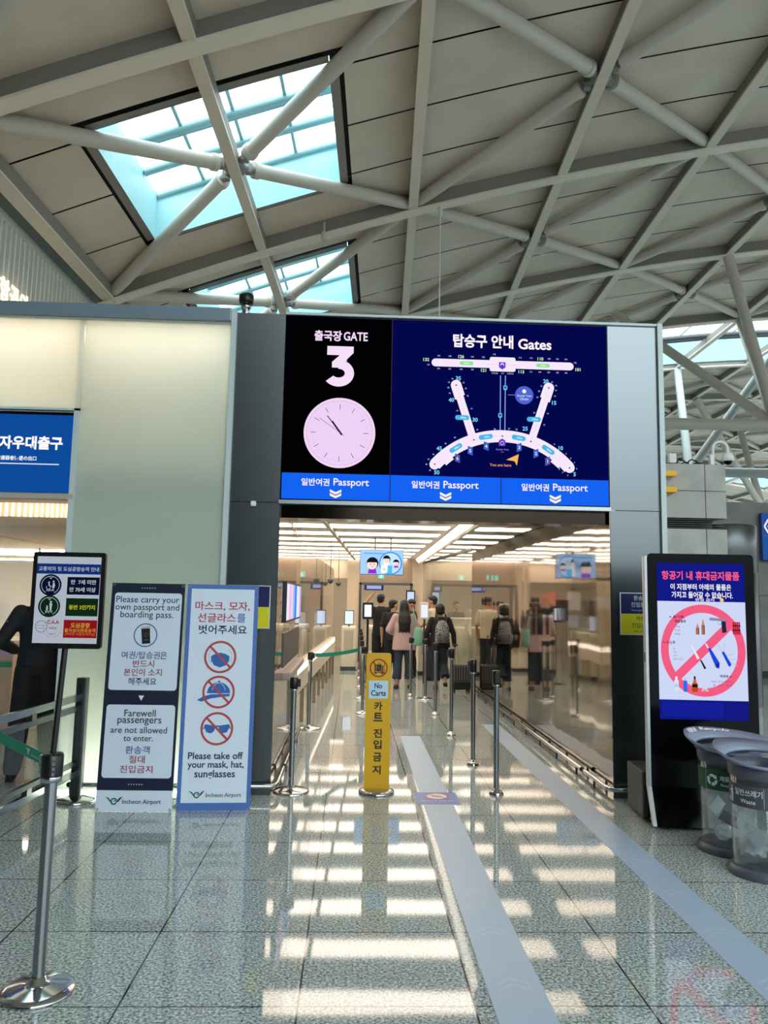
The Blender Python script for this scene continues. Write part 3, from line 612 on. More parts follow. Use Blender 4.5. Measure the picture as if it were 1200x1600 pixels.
for s_, x, z, h in (('6', .892, 2.885, '#5558a8'), ('5', 1.005, 2.955, '#3f62c8'), ('4', 1.147, 3.0, '#3f62c8'), ('3', 1.441, 2.996, '#3f62c8'), ('2', 1.591, 2.946, '#3f62c8'), ('1', 1.695, 2.879, '#5558a8')):
    sk = .008 if x < 1.29 else -.008
    a.P([(X(x) - .022, Z(z) - .034 + sk), (X(x) + .022, Z(z) - .034 - sk), (X(x) + .022, Z(z) + .036 - sk), (X(x) - .022, Z(z) + .036 + sk)], h); a.up(); a.text(s_, X(x), Z(z), '#eef2ff', ht=.03, bold=.02); a.y += a.STEP
a.line((X(1.274), Z(3.647)), (X(1.271), Z(3.150)), .008, '#8fa8f0'); a.line((X(1.318), Z(3.648)), (X(1.313), Z(3.150)), .008, '#8fa8f0'); a.up()
for x, z in ((1.317, 3.538), (1.271, 3.285)): a.rr(X(x) - .018, Z(z) - .024, X(x) + .018, Z(z) + .02, .012, '#58b6ea'); a.up(); a.rr(X(x) - .009, Z(z) - .008, X(x) + .009, Z(z) + .008, .003, '#1d3f8c'); a.y += a.STEP
tram(X(1.289), Z(3.036))
a.text('Shuttle Train', X(1.291), Z(2.974), '#8f7fd8', ht=.016, bold=.01); a.text('(B1)', X(1.291), Z(2.95), '#8f7fd8', ht=.014)
a.disc(X(1.487), Z(3.472), .083, '#4f66cf'); a.up(); a.disc(X(1.487), Z(3.508), .018, '#f4f6ff', 20); a.text('Shuttle Train', X(1.487), Z(3.467), '#dfe6ff', w=.13, bold=.01); a.text('15min', X(1.487), Z(3.438), '#dfe6ff', ht=.024, bold=.01)
a.dots((X(1.345), Z(3.471)), (X(1.397), Z(3.471)), 6, .003, '#c8cff5')
a.text('You are here', X(1.274), Z(2.834), '#e9a06a', w=.192, bold=.01); a.P([(X(1.437), Z(2.936)), (X(1.42), Z(2.832)), (X(1.398), Z(2.872)), (X(1.325), Z(2.882))], '#f7b95c')
a.build('map_screen', t, (0, -.002, 0))
for x0, x1 in ((.012, .955), (.962, 1.934), (1.942, 2.898)):
    a = Art(1.0); a.rect(x0, .012, x1, .241, '#1463f3'); a.up(); xm = (x0 + x1) / 2
    a.text('일반여권', xm - .178, .163, '#fdf2ff', w=.245, ht=.066, bold=.02); a.text('Passport', xm + .135, .159, '#fdf2ff', w=.31, bold=.012)
    for dz in (0, -.032):
        a.P([(xm - .05, .102 + dz), (xm, .078 + dz), (xm + .05, .102 + dz), (xm + .05, .080 + dz), (xm, .056 + dz), (xm - .05, .080 + dz)], '#fff4d9')
    a.build('passport_strip', t, (0, -.002, 0))

# ---- blue screen on the left
t = thing('direction_screen', 'blue screen with white Korean letters left of the frosted glass', 'screen', (-4.7, GY, 2.47))
MB().box((0, -.02, 0), (2.28, .11, .735), pr('#a9b4b8', .4, .5)).box((-.2, -.03, -.03), (2.285, .11, .01), pr('#b9b3aa', .4)).build('housing', t)
a = Art(1.0); a.rect(.02, .02, 2.255, .725, '#06080c'); a.up(); a.rect(.03, .022, 2.243, .700, '#0d4a9a'); a.up()
a.text('교통약자우대출구', 2.165, .452, '#ffffff', w=.86, ht=.118, al='r', bold=.035); a.text('交通弱者優遇の出口', 1.95, .315, '#ffffff', w=.34, ht=.04, al='r', bold=.02); a.rect(1.585, .282, 1.593, .345, '#ffffff'); a.rect(.7, .262, 2.145, .271, '#e4ecf6')
a.build('screen', t, (0, -.022, 0))

# ---- notices on the pillars, sensor, dome camera
def pillar_notice(x, label):
    t = thing('wall_notice', label, 'sign', (x, GY - .012, 1.37))
    MB().box((0, 0, 0), (.36, .012, .365), pr('#cfd8da', .4)).build('backing', t)
    a = Art(0, .4); a.rect(.008, .183, .352, .357, '#0c1556'); a.rect(.008, .008, .352, .182, '#d8d117'); a.up()
    a.text('환송객', .18, .32, '#c9cde6', ht=.042, bold=.01); a.text('진입불가', .18, .262, '#c9cde6', ht=.042, bold=.01); a.text('Passengers Only', .18, .212, '#aab0d8', ht=.022)
    a.text('카트', .18, .142, '#37361c', ht=.042, bold=.01); a.text('진입금지', .18, .083, '#37361c', ht=.042, bold=.01); a.text('No Carts', .18, .035, '#4d4b20', ht=.022)
    a.build('print', t, (0, -.001, 0)); return t
pillar_notice(2.322, 'blue and yellow notice on the right pillar behind the black kiosk')
pillar_notice(-1.065, 'blue and yellow notice on the left pillar behind the mask banner')
o = MB().box((-.905, GY - .03, 2.415), (-.858, GY, 2.463), M['white'], .01).build('wall_sensor'); tag(o, 'small white square sensor on the left steel pillar', 'sensor')
t = thing('security_camera', 'black dome camera standing on top of the gate wall', 'camera', (-1.03, GY + .1, 4.18))
MB().lathe([(.035, 0), (.035, .05), (.045, .055), (.045, .08), (.03, .085), (.03, .1)], (0, 0, 0), M['chrome'], 20).build('neck', t)
MB().lathe([(.03, .1), (.06, .1), (.066, .12), (.066, .17), (.05, .19), (0, .192)], (0, 0, 0), M['black'], 24).build('dome', t)

# ---- bumper rails
def rail(label, pts, posts):
    t = thing('bumper_rail', label, 'rail', (0, 0, 0)); MB().path(pts, .02, M['chrome'], 12).build('pipe', t)
    for x, y in posts: MB().tube((x, y, 0), (x, y, .085), .011, M['darksteel'], n=8).build('post', t)
    for p in (pts[0], pts[-1]): MB().ell(p, (.023, .023, .023), M['black']).build('end_cap', t)
rail('long low steel rail along the foot of the right mirror wall', [(2.19, 7.32, .085), (2.19, 14.3, .085)], [(2.19, 7.5 + .72 * k) for k in range(10)])
rail('short low steel rail rounding the foot of the right pillar', [(2.19, 7.24, .085), (2.19, 6.62, .085), (2.2, 6.56, .085), (2.24, 6.53, .085), (2.62, 6.53, .085)], [(2.19, 6.95), (2.45, 6.53)])
rail('low steel rail along the foot of the left mirror wall', [(-.60, 7.32, .085), (-.60, 9.3, .085)], [(-.60, 7.5 + .72 * k) for k in range(3)])
rail('low steel rail rounding the left pillar behind the banners', [(-.60, 7.24, .085), (-.60, 6.64, .085), (-.61, 6.57, .085), (-.65, 6.535, .085), (-2.28, 6.535, .085)], [(-.60, 6.95), (-1.0, 6.535), (-1.6, 6.535), (-2.27, 6.535)])

# ---- left mirror wall: screen, panel, shelf
t = thing('wall_screen', 'bright lavender screen mounted on the left mirror wall', 'screen', (-.657, 7.3, 1.42))
MB().box((0, 0, -.02), (.03, 1.95, .37), M['black']).build('housing', t)
b = MB()
for k, h in enumerate(('#e9ddf4', '#f3b6c8', '#d9d0f2', '#8fb4f0', '#3d7be0', '#cfe0fb', '#f0dce8', '#b9a7d8')): b.box((.03, .02 + k * .239, 0), (.034, .02 + (k + 1) * .239, .35), em(h, 1.1))
b.build('screen', t)
o = MB().box((-.657, 7.3, .98), (-.64, 9.3, 1.30), pr('#57524d', .4)).build('wall_panel'); tag(o, 'dark grey panel under the screen on the left mirror wall', 'panel')
o = MB().box((-.657, 7.35, .86), (-.57, 9.3, .93), pr('#a8948b', .5), .01).build('wall_shelf'); tag(o, 'pinkish shelf under the dark panel on the left mirror wall', 'shelf')

# ================================================================== FLOOR MARKINGS
def strip(x0, x1, y0, y1, label):
    t = MB(); t.box((x0, y0, .0), (x1, y1, .0015), pr('#a9bfd6', .32))
    y = y0 + .2
    while y < y1 - .3:
        xm = (x0 + x1) / 2
        for d in (0, .05): t.add([(xm - .07, y + d, .0019), (xm, y + .05 + d, .0019), (xm + .07, y + d, .0019), (xm + .07, y + .022 + d, .0019), (xm, y + .072 + d, .0019), (xm - .07, y + .022 + d, .0019)], [(0, 1, 4, 5), (1, 2, 3, 4)], pr('#b7c9dc', .4))
        y += .52
    o = t.build('floor_strip'); tag(o, label, 'floor tape')
strip(.607, .848, .6, 9.46, 'pale blue floor strip nearer the yellow sign, running into the corridor')
strip(1.762, 1.992, .6, 10.4, 'pale blue floor strip nearer the right mirror wall and kiosk')
t = tag(MB().box((.558, 6.355, .0), (.915, 6.735, .0025), pr('#4568bd', .3)).build('floor_sign'), 'blue floor sticker with a red prohibition ring beside the yellow sign', 'floor sign')
def flat(o, a, name):                                  # lay a print flat on the floor
    a.v = [(x, z, -y) for x, y, z in a.v]; a.f = [f for f in a.f]; return a.build(name, o)
a = Art(0, .3); a.y = -.003; a.disc(.74, 6.60, .098, '#e9e3e6'); a.up(); a.ring(.74, 6.60, .1, .016, '#c0484c'); a.rr(.70, 6.57, .78, 6.63, .02, '#b9b3b8'); a.up(); a.line((.675, 6.655), (.805, 6.545), .016, '#c0484c')
a.text('보안구역 촬영금지', .735, 6.45, '#c7d3f0', w=.26, bold=.01); a.text('No Photo', .735, 6.40, '#c7d3f0', ht=.025); flat(t, a, 'print')

# ================================================================== QUEUE STANCHIONS
def stanchion_parts(t, base_r=.155, h=.955, cap_h=.1, cassette=0):
    MB().lathe([(base_r, 0), (base_r, .008), (base_r * .9, .018), (.05, .03), (.03, .036), (.03, .05), (0, .05)], (0, 0, 0), M['chrome'], 40).build('base', t)
    MB().tube((0, 0, .03), (0, 0, h - cap_h + .01), .0235, M['polesteel'], n=20).build('pole', t)
    c = MB().lathe([(.030, h - cap_h), (.036, h - cap_h + .004), (.036, h - .006), (.030, h), (0, h)], (0, 0, 0), M['black'], 24).build('cap', t)
    MB().lathe([(.0262, h - cap_h - .014), (.0305, h - cap_h - .012), (.0305, h - cap_h + .002), (.026, h - cap_h + .003)], (0, 0, 0), M['chrome'], 24).build('collar', t)
    if cassette is not None:
        an = math.radians(cassette); dx, dy = math.cos(an), math.sin(an); px, py = -dy, dx
        b = MB(); q = lambda r, w: (dx * r + px * w, dy * r + py * w); z0, z1 = h - cap_h + .02, h - .016
        P = [q(.03, -.018), q(.056, -.018), q(.056, .018), q(.03, .018)]
        b.add([(x, y, z0) for x, y in P] + [(x, y, z1) for x, y in P], [(3, 2, 1, 0), (4, 5, 6, 7), (0, 1, 5, 4), (1, 2, 6, 5), (2, 3, 7, 6), (3, 0, 4, 7)], M['rubber']); b.build('belt_clip', t)
    return t
def stanchion(x, y, label, group=None, **k):
    t = thing('queue_stanchion', label, 'stanchion', (x, y, 0), 0, group); return stanchion_parts(t, **k)
stanchion(-.490, 6.73, 'steel stanchion with a round chrome base in front of the left pillar', cassette=0)
stanchion(-.524, 9.90, 'steel stanchion holding the left end of the green belt in the corridor', cassette=0)
stanchion(1.262, 6.70, 'nearest and tallest of the steel posts in a line right of the yellow sign', base_r=.062, h=1.04, cap_h=.12, cassette=-90)
stanchion(1.245, 7.87, 'second steel post in the line along the right half of the corridor', base_r=.062, h=1.045, cap_h=.13, cassette=180)
stanchion(1.238, 9.54, 'third steel post in the line, just left of the black suitcase', base_r=.062, h=1.05, cap_h=.12, cassette=180)
stanchion(1.225, 11.21, 'fourth steel post in the line, in front of the backpack wearer', base_r=.062, h=1.03, cap_h=.12, cassette=180)
stanchion(1.24, 12.92, 'steel post with a wide chrome base in front of the backpack wearer', base_r=.15, h=1.0, cassette=180)
stanchion(1.02, 13.3, 'slim steel post between the pink shirt woman and the backpack wearer', base_r=.055, h=1.0, cassette=0)
stanchion(.172, 11.24, 'steel stanchion holding the right end of the green belt, behind the yellow sign', base_r=.1, cassette=0)
for k, y in enumerate((12.9, 14.6, 16.2, 17.9)):
    stanchion(.17 + .01 * k, y, ('first', 'second', 'third', 'farthest')[k] + ' dark stanchion in the row going back behind the green belt', base_r=.1, cassette=90)
def belt(label, p, q, z, sag=.02, w=.05, logo=False):
    b = MB(); n = 14; P = []
    for k in range(n + 1):
        s = k / n; P.append((p[0] + (q[0] - p[0]) * s, p[1] + (q[1] - p[1]) * s, z - sag * 4 * s * (1 - s)))
    d = Vector((q[0] - p[0], q[1] - p[1], 0)).normalized(); nx, ny = -d.y * .0012, d.x * .0012
    vs = []
    for x, y, zz in P: vs += [(x + nx, y + ny, zz - w / 2), (x - nx, y - ny, zz - w / 2), (x - nx, y - ny, zz + w / 2), (x + nx, y + ny, zz + w / 2)]
    b.add(vs, [(i * 4 + k, i * 4 + (k + 1) % 4, i * 4 + 4 + (k + 1) % 4, i * 4 + 4 + k) for i in range(n) for k in range(4)], M['green'])
    o = b.build('queue_belt'); tag(o, label, 'belt'); return o
belt('green belt stretched across the left of the corridor between two stanchions', (-.465, 9.92), (.118, 11.2), .915)

# the near stanchion with a poster on a rod
NX, NY = -1.262, 3.40
t = thing('queue_stanchion', 'large steel stanchion with chrome disc base at the front left', 'stanchion', (NX, NY, 0))
MB().lathe([(.148, 0), (.150, .006), (.146, .014), (.12, .024), (.06, .036), (.034, .044), (.030, .06), (0, .06)], (0, 0, 0), M['chrome'], 56).build('base', t)
MB().tube((0, 0, .04), (0, 0, .85), .0252, M['polesteel'], n=28).build('pole', t)
MB().lathe([(.036, .838), (.0445, .84), (.0445, .86), (.0435, .862)], (0, 0, 0), M['chrome'], 32).build('collar', t)
c = MB().lathe([(.0435, .86), (.0445, .866), (.0445, .948), (.040, .956), (0, .957)], (0, 0, 0), M['black'], 32).build('cap', t)
b = MB()
for k in range(4): b.box((-.052, -.012, .872 + k * .022), (-.042, .012, .882 + k * .022), M['chrome'])
b.build('release_buttons', c); b = MB()
for k in range(4): b.box((.016, -.0455, .870 + k * .021), (.026, -.0405, .884 + k * .021), pr('#9aa0a4', .4, .6))
b.build('label_sticker', c)
bl = belt('green belt with white lettering leaving the near stanchion to the left', (NX - .036, NY + .034), (-2.2, 4.56), .918, .008, .052)
bp0 = Vector((NX - .036, NY + .034, 0)); dv = (Vector((-2.2, 4.56, 0)) - bp0).normalized()
a = Art(0, .6); a.y = -.0022; airport_logo_c = '#cfeee2'
a.P([(-.042, .016), (-.026, .010), (-.016, -.016), (-.012, -.002), (-.004, -.016), (.008, .010), (.022, .018), (.004, .0), (-.010, .004), (-.024, .004)], airport_logo_c); a.text('Incheon Airport', .10, -.006, airport_logo_c, w=.135, ht=.014)
a.v = [(bp0.x + dv.x * (.25 - x) + dv.y * y, bp0.y + dv.y * (.25 - x) - dv.x * y, .913 + z) for x, y, z in a.v]
a.build('lettering', bl)
t = thing('poster_stand', 'black framed poster with coloured boxes on a rod above the near stanchion', 'sign', (NX, NY, .957))
MB().tube((0, 0, 0), (.022, 0, .46), .0125, M['black'], n=14).build('rod', t)
pf = bpy.data.objects.new('poster_frame', None); COL.objects.link(pf); bpy.data.objects.remove(pf)
fx, fz = -.131, .44
b = MB(); b.prism(rrect(fx, fz, fx + .31, fz + .415, .012), -.022, -.002, M['black']); fr = b.build('poster_frame', t)
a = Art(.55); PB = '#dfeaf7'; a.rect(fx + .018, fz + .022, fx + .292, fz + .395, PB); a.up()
U = lambda u: fx + .018 + u * .274
V_ = lambda p: fz + .395 - (p - 135) / 1265 * .373     # height down the sheet
NV = '#0d1a3f'
a.rect(U(0), V_(390), U(1), V_(240), '#1b3f94'); a.up(); a.text('교통약자 및 도심공항승객 안내', U(.5), V_(315), '#e6eefb', w=.258, bold=.012)
a.disc(U(.23), V_(555), .047, NV); a.disc(U(.23), V_(865), .047, '#123524'); a.up()
a.ring(U(.23), V_(555), .039, .0022, '#dbe6f4', 40, -62, 242); a.ring(U(.23), V_(865), .039, .0022, '#dbe6f4', 40, -62, 242)
for z in (V_(440), V_(748)): a.P([(U(.18), z + .006), (U(.23), z - .004), (U(.28), z + .006), (U(.25), z - .002), (U(.23), z - .009), (U(.21), z - .002)], '#dbe6f4')
z = V_(560)                                            # wheelchair user and woman
a.disc(U(.205), z + .013, .0035, PB, 12); a.ring(U(.2), z - .008, .010, .002, PB, 20, 150, 400); a.line((U(.205), z + .009), (U(.212), z - .003), .005, PB); a.line((U(.212), z - .003), (U(.245), z - .004), .003, PB)
a.disc(U(.275), z + .017, .004, PB, 12); a.P([(U(.268), z + .012), (U(.295), z + .01), (U(.30), z - .004), (U(.275), z - .018), (U(.258), z - .006)], PB)
a.text('교통약자', U(.23), V_(632), PB, ht=.009, bold=.02)
z = V_(862)
a.disc(U(.255), z + .018, .0045, PB, 12); a.P([(U(.232), z + .012), (U(.278), z + .012), (U(.272), z - .004), (U(.268), z - .02), (U(.244), z - .02), (U(.24), z - .002)], PB); a.disc(U(.2), z - .001, .0035, PB, 12); a.P([(U(.185), z - .005), (U(.215), z - .005), (U(.21), z - .02), (U(.19), z - .02)], PB)
a.text('동반자', U(.23), V_(945), PB, ht=.010, bold=.02, sp=1.3)
a.rect(U(.49), V_(690), U(.995), V_(432), NV); a.rect(U(.49), V_(1002), U(.99), V_(742), '#17361f'); a.rect(U(.475), V_(1318), U(.995), V_(1058), '#b01d26'); a.up()
a.text('만  7세 미만', U(.745), V_(505), '#eef3fb', w=.108, bold=.02); a.text('만 70세 이상', U(.735), V_(615), '#eef3fb', w=.112, bold=.02)
a.text('동반 3인까지', U(.742), V_(873), '#e4ea3c', w=.112, bold=.025); a.text('도심공항', U(.735), V_(1135), '#f6c04a', w=.082, bold=.03); a.text('출국심사완료승객', U(.735), V_(1208), '#f3ab48', w=.132, bold=.025); a.text('(리무진 이용승객아님)', U(.735), V_(1265), '#f08f48', w=.128, bold=.015)
a.ring(U(.13), V_(1160), .026, .003, '#6fa3d2', 32); a.line((U(.05), V_(1145)), (U(.2), V_(1145)), .0016, '#6fa3d2'); a.line((U(.05), V_(1185)), (U(.2), V_(1185)), .0016, '#6fa3d2')
a.ring(U(.30), V_(1185), .039, .0012, '#c98fa0', 40); a.ring(U(.30), V_(1185), .025, .001, '#c98fa0', 32)
a.text('C.A.A', U(.31), V_(1095), '#a8314e', w=.05, bold=.03); a.text('AREX', U(.31), V_(1180), '#7f4a86', w=.034, bold=.01); a.text('서울역', U(.30), V_(1268), '#b98298', w=.03)
a.build('poster_print', t, (0, -.0225, 0))

# yellow no-carts sign
t = thing('floor_sign', 'tall narrow yellow no carts sign standing on a chrome disc in the gateway', 'sign', (.237, 6.72, 0))
MB().lathe([(.150, 0), (.153, .008), (.150, .02), (.12, .03), (.03, .034), (0, .034)], (0, 0, 0), M['chrome'], 44).build('base', t)
b = MB(); b.prism(rrect(-.108, .03, .108, 1.172, .02, 6, (1, 1, 0, 0)), -.008, .008, pr('#d9a613', .45)); b.build('board', t)
a = Art(0, .45); zc = 1.045; K = '#17130c'; R_ = '#9e1f16'
a.rr(-.082, .785, .085, .938, .008, '#bcd9ee'); a.up(); a.text('No', 0, .893, K, w=.066, ht=.045, bold=.02); a.text('Carts', .002, .832, K, w=.128, ht=.048, bold=.02); a.build('label_plate', t, (0, -.009, 0)); a = Art(0, .45)
a.rect(-.036, zc - .028, -.024, zc + .03, K); a.rect(-.02, zc - .028, .026, zc + .03, K); a.rect(.03, zc - .028, .040, zc + .022, K); a.ring(.003, zc + .032, .012, .004, K, 16, 0, 180); a.rect(-.042, zc - .040, .05, zc - .033, K); a.rect(.046, zc - .04, .050, zc + .04, K); a.rect(.046, zc + .036, .062, zc + .040, K); a.disc(-.025, zc - .046, .007, K, 12); a.disc(.03, zc - .046, .007, K, 12)
a.up(); a.ring(0, zc, .078, .011, R_); a.line((-.05, zc + .05), (.052, zc - .05), .010, R_)
for s_, z in (('카', .722), ('트', .630), ('진', .494), ('입', .400), ('금', .296), ('지', .190)): a.text(s_, .002 if s_ != '지' else -.002, z, K, w=.072 if s_ not in '트' else .078, ht=.074, bold=.028)
a.build('sign_lettering', t, (0, -.009, 0))

# ================================================================== X-BANNERS
def xbanner(x0, w, y, h, label, art, lean, rz):
    t = thing('x_banner', label, 'banner', (x0, y, 0), rz)
    sh = lambda P: [(p[0], p[1] + lean * p[2] / h, p[2]) for p in P]
    art.v = sh(art.v); art.build('banner_print', t, (0, -.002, 0))
    b = MB(); b.box((0, 0, .005), (w, .003, h), pr('#c7ccd2', .6)); b.v = sh(b.v); b.build('banner_sheet', t)
    b = MB()
    for p, q in (((.02, .02, .01), (w - .02, .02 + lean, h - .01)), ((w - .02, .02, .01), (.02, .02 + lean, h - .01)), ((w / 2, .02 + lean * .5, h * .45), (w / 2, .38, .01))): b.tube(p, q, .006, M['rubber'], n=8)
    b.build('stand', t)
    for cx, cz in ((.015, .016), (w - .015, .016), (.015, h - .016), (w - .015, h - .016)):
        b = MB(); b.path([(cx + .009 * math.cos(k), -.004, cz + .009 * math.sin(k)) for k in [2 * PI * j / 12 for j in range(13)]], .0022, M['chrome'], 6); b.tube((cx, -.003, cz), (cx, .022, cz), .003, M['chrome'], n=6); b.v = sh(b.v); b.build('eyelet', t)
    return t
W_, H_ = .575, 1.727
a = Art(0, .45); DN = '#0d1b36'; PW = '#d9e6f6'; TX = '#1a2338'; RD = '#9c2346'
a.rect(0, .155, W_, H_, DN); a.rect(0, .005, W_, .155, PW); a.up()
a.rr(.028, .898, W_ - .02, 1.651, .025, PW); a.rr(.028, .245, W_ - .02, .788, .025, PW)
for z in (1.69, .199): a.dots((W_ / 2 - .05, z), (W_ / 2 + .05, z), 6, .004, '#e9f0fa')
a.P([(W_ / 2 - .022, .858), (W_ / 2 + .022, .858), (W_ / 2, .82)], '#eef3fb'); a.up()
xm = W_ / 2
for s_, z, w in (('Please carry your', 1.592, .495), ('own passport and', 1.533, .50), ('boarding pass.', 1.474, .415)): a.text(s_, xm, z, TX, w=w, bold=.004)
a.ring(xm, 1.321, .092, .008, '#274f8f', 48); P = [(-.036, .052), (.03, .056), (.042, -.06), (-.022, -.066)]; a.P([(xm + p + .004, 1.335 + q) for p, q in [(-.04, .045), (.026, .062), (.032, .02), (-.034, .01)]], '#c9b8b0'); a.up(); a.P([(xm + p, 1.318 + q) for p, q in P], '#14161f'); a.up(); a.ring(xm + .004, 1.325, .015, .003, '#6d6f78', 20); a.rect(xm - .01, 1.282, xm + .025, 1.287, '#6d6f78')
a.text('여권/탑승권', xm - .026, 1.166, '#274f8f', w=.297, ht=.056, bold=.006); a.text('은', xm + .152, 1.166, TX, ht=.054, bold=.006)
a.text('반드시', xm, 1.10, RD, w=.165, ht=.056, bold=.008); a.text('본인이 소지', xm, 1.035, RD, w=.293, ht=.056, bold=.008); a.text('해주세요', xm, .966, TX, w=.217, ht=.055, bold=.006)
for s_, z, w in (('Farewell', .726, .24), ('passengers', .66, .335), ('are not allowed', .60, .43), ('to enter.', .535, .225)): a.text(s_, xm, z, TX, w=w, bold=.004)
a.text('환송객', xm, .452, '#274f8f', w=.185, ht=.057, bold=.006); a.text('절대', xm, .382, RD, w=.12, ht=.055, bold=.008); a.text('진입금지', xm, .31, RD, w=.248, ht=.055, bold=.008)
airport_logo(a, .135, .080, 1.45); a.text('Incheon Airport', .345, .07, '#3b3f45', w=.29, bold=.012)
xbanner(-1.913, W_, 6.07, H_, 'dark navy x-banner about carrying your own passport and boarding pass', a, .10, .0)
W_, H_ = .562, 1.728
a = Art(0, .45); BL = '#4b72ba'; RC = '#b5464d'; RT = '#b23648'; xm = W_ / 2
a.rect(0, .0, W_, H_, BL); a.up(); a.rect(.032, .055, W_ - .032, H_ - .035, '#dbe7f7'); a.up()
a.text('마스크, 모자,', xm, 1.557, RT, w=.43, ht=.075, bold=.014); a.text('선글라스', xm - .042, 1.465, RT, w=.30, ht=.072, bold=.014); a.text('를', xm + .152, 1.465, BL, ht=.07, bold=.014); a.text('벗어주세요', xm + .01, 1.372, '#1c2b45', w=.378, ht=.072, bold=.016)
IC = '#2f66b1'; z = 1.158
a.P([(xm - .072, z + .006), (xm - .045, z + .022), (xm, z + .034), (xm + .045, z + .022), (xm + .072, z + .006), (xm + .07, z - .03), (xm + .045, z - .065), (xm, z - .082), (xm - .045, z - .065), (xm - .07, z - .03)], IC)
a.ring(xm - .062, z + .005, .03, .004, '#8fb0dc', 18, 95, 265, rz=.05); a.ring(xm + .062, z + .005, .03, .004, '#8fb0dc', 18, -85, 85, rz=.05)
z = .887
a.P([(xm + .09 * math.cos(k), z - .01 + .085 * math.sin(k)) for k in [PI * j / 20 for j in range(21)]], IC); a.P([(xm - .165, z - .062), (xm - .12, z - .035), (xm - .06, z - .018), (xm + .09, z - .012), (xm + .085, z - .032), (xm + .02, z - .038), (xm - .06, z - .05), (xm - .13, z - .075)], IC); a.disc(xm + .0, z + .078, .01, IC, 12)
a.up(); a.ring(xm, z - .012, .055, .004, '#dbe7f7', 16, 20, 160, rz=.085); a.line((xm - .09, z - .016), (xm + .09, z - .01), .005, '#dbe7f7'); a.y += a.STEP
z = .608
for sx in (-1, 1): a.P([(xm + sx * .012, z + .022), (xm + sx * .092, z + .034), (xm + sx * .097, z + .008), (xm + sx * .078, z - .028), (xm + sx * .042, z - .036), (xm + sx * .018, z - .016)], IC)
a.rect(xm - .015, z + .012, xm + .015, z + .024, IC); a.line((xm - .09, z + .03), (xm - .105, z - .005), .007, IC); a.line((xm + .09, z + .03), (xm + .105, z + .0), .007, IC)
a.up()
for z in (1.158, .887, .608): a.ring(xm, z, .126, .017, RC, 56); a.line((xm - .082, z + .082), (xm + .082, z - .082), .017, RC)
a.text('Please take off', xm, .405, '#22304c', w=.42, bold=.018); a.text('your mask, hat,', xm + .005, .332, '#22304c', w=.43, bold=.018); a.text('sunglasses', xm, .262, '#22304c', w=.31, bold=.018)
airport_logo(a, .150, .117, 1.35); a.text('Incheon Airport', .355, .108, '#3b3f45', w=.27, bold=.012)
xbanner(-1.318, W_, 6.115, H_, 'blue bordered x-banner about taking off mask, hat and sunglasses', a, .08, .06)

# ================================================================== BARRIER ON THE LEFT
t = thing('queue_barrier', 'steel queue barrier with flat double rails and clear panels behind the near stanchion', 'barrier', (-2.16, 6.36, 0))
MB().lathe([(.15, 0), (.153, .008), (.146, .022), (.08, .034), (.06, .04), (0, .04)], (0, 0, 0), M['chrome'], 40).build('base', t)
b = MB(); b.box((-.042, -.035, .03), (.042, .035, .965), M['darksteel'], .008); b.box((-.012, -.038, .86), (.0, -.034, .93), M['black']); b.box((.02, -.037, .05), (.03, -.034, .95), M['steel']); b.build('post', t)
e = (-.20, -2.2)
for k, (z, w) in enumerate(((.81, .026), (.725, .022), (.295, .018), (.215, .024))):
    b = MB(); dx, dy = e; b.add([(x, y, zz) for zz in (z - w, z + w) for x, y in ((-.035, -.03), (-.005, -.03), (dx + .03, dy), (dx, dy))], [(0, 1, 2, 3), (7, 6, 5, 4), (0, 4, 5, 1), (1, 5, 6, 2), (2, 6, 7, 3), (3, 7, 4, 0)], M['darksteel' if k in (1, 2) else 'polesteel']); b.build('rail', t)
b = MB(); b.add([(-.02, -.03, .32), (e[0] + .012, e[1], .32), (e[0] + .012, e[1], .70), (-.02, -.03, .70)], [(0, 1, 2, 3)], glass_mat('grey_barrier_panel', (.72, .73, .76))); b.build('clear_panel', t)
for s_ in (.35,): 
    b = MB(); b.box((e[0] * s_ - .03, e[1] * s_ - .04, .745), (e[0] * s_ + .01, e[1] * s_ + .04, .79), M['darksteel']); b.build('spacer', t)
    b = MB(); b.box((e[0] * s_ - .03, e[1] * s_ - .04, .235), (e[0] * s_ + .01, e[1] * s_ + .04, .28), M['darksteel']); b.build('spacer', t)
MB().box((e[0] - .03, e[1] - .05, 0), (e[0] + .05, e[1] + .03, .965), M['darksteel'], .008).build('post', t)

# ================================================================== BLACK KIOSK
t = thing('display_kiosk', 'tall black kiosk screen showing forbidden items in front of the right pillar', 'kiosk', (2.262, 5.80, 0), math.radians(-4.5))
KW = .805
b = MB(); b.prism(rrect(.0, .285, KW, 2.028, .03, 6, (1, 1, 0, 0)), 0, .07, M['gloss_black'])
b.prismx([(0, .285), (.07, .285), (.10, .04), (-.115, .03)], .0, KW, M['gloss_black']); b.build('body', t)
b = MB(); b.box((-.026, .0, .285), (-.0005, .055, 2.005), pr('#c9ccd0', .35, .3), .004); b.prismx([(0, .285), (.05, .285), (-.07, .035), (-.113, .03)], -.026, -.0005, pr('#c9ccd0', .35, .3)); b.build('edge_trim', t)
b = MB(); b.box((-.028, .01, 1.20), (-.0262, .035, 1.27), M['black']); b.build('side_button', t)
MB().box((-.04, .1, .03), (KW - .05, .52, .37), pr('#3a3c3e', .5), .01).build('base_box', t)
for x, y in ((.1, .05), (KW - .12, .05), (.1, .42), (KW - .12, .42)): MB().tube((x - .015, y, .022), (x + .015, y, .022), .022, M['rubber'], n=12).build('caster', t)
a = Art(.95); x0, x1 = .072, .772; xm = (x0 + x1) / 2
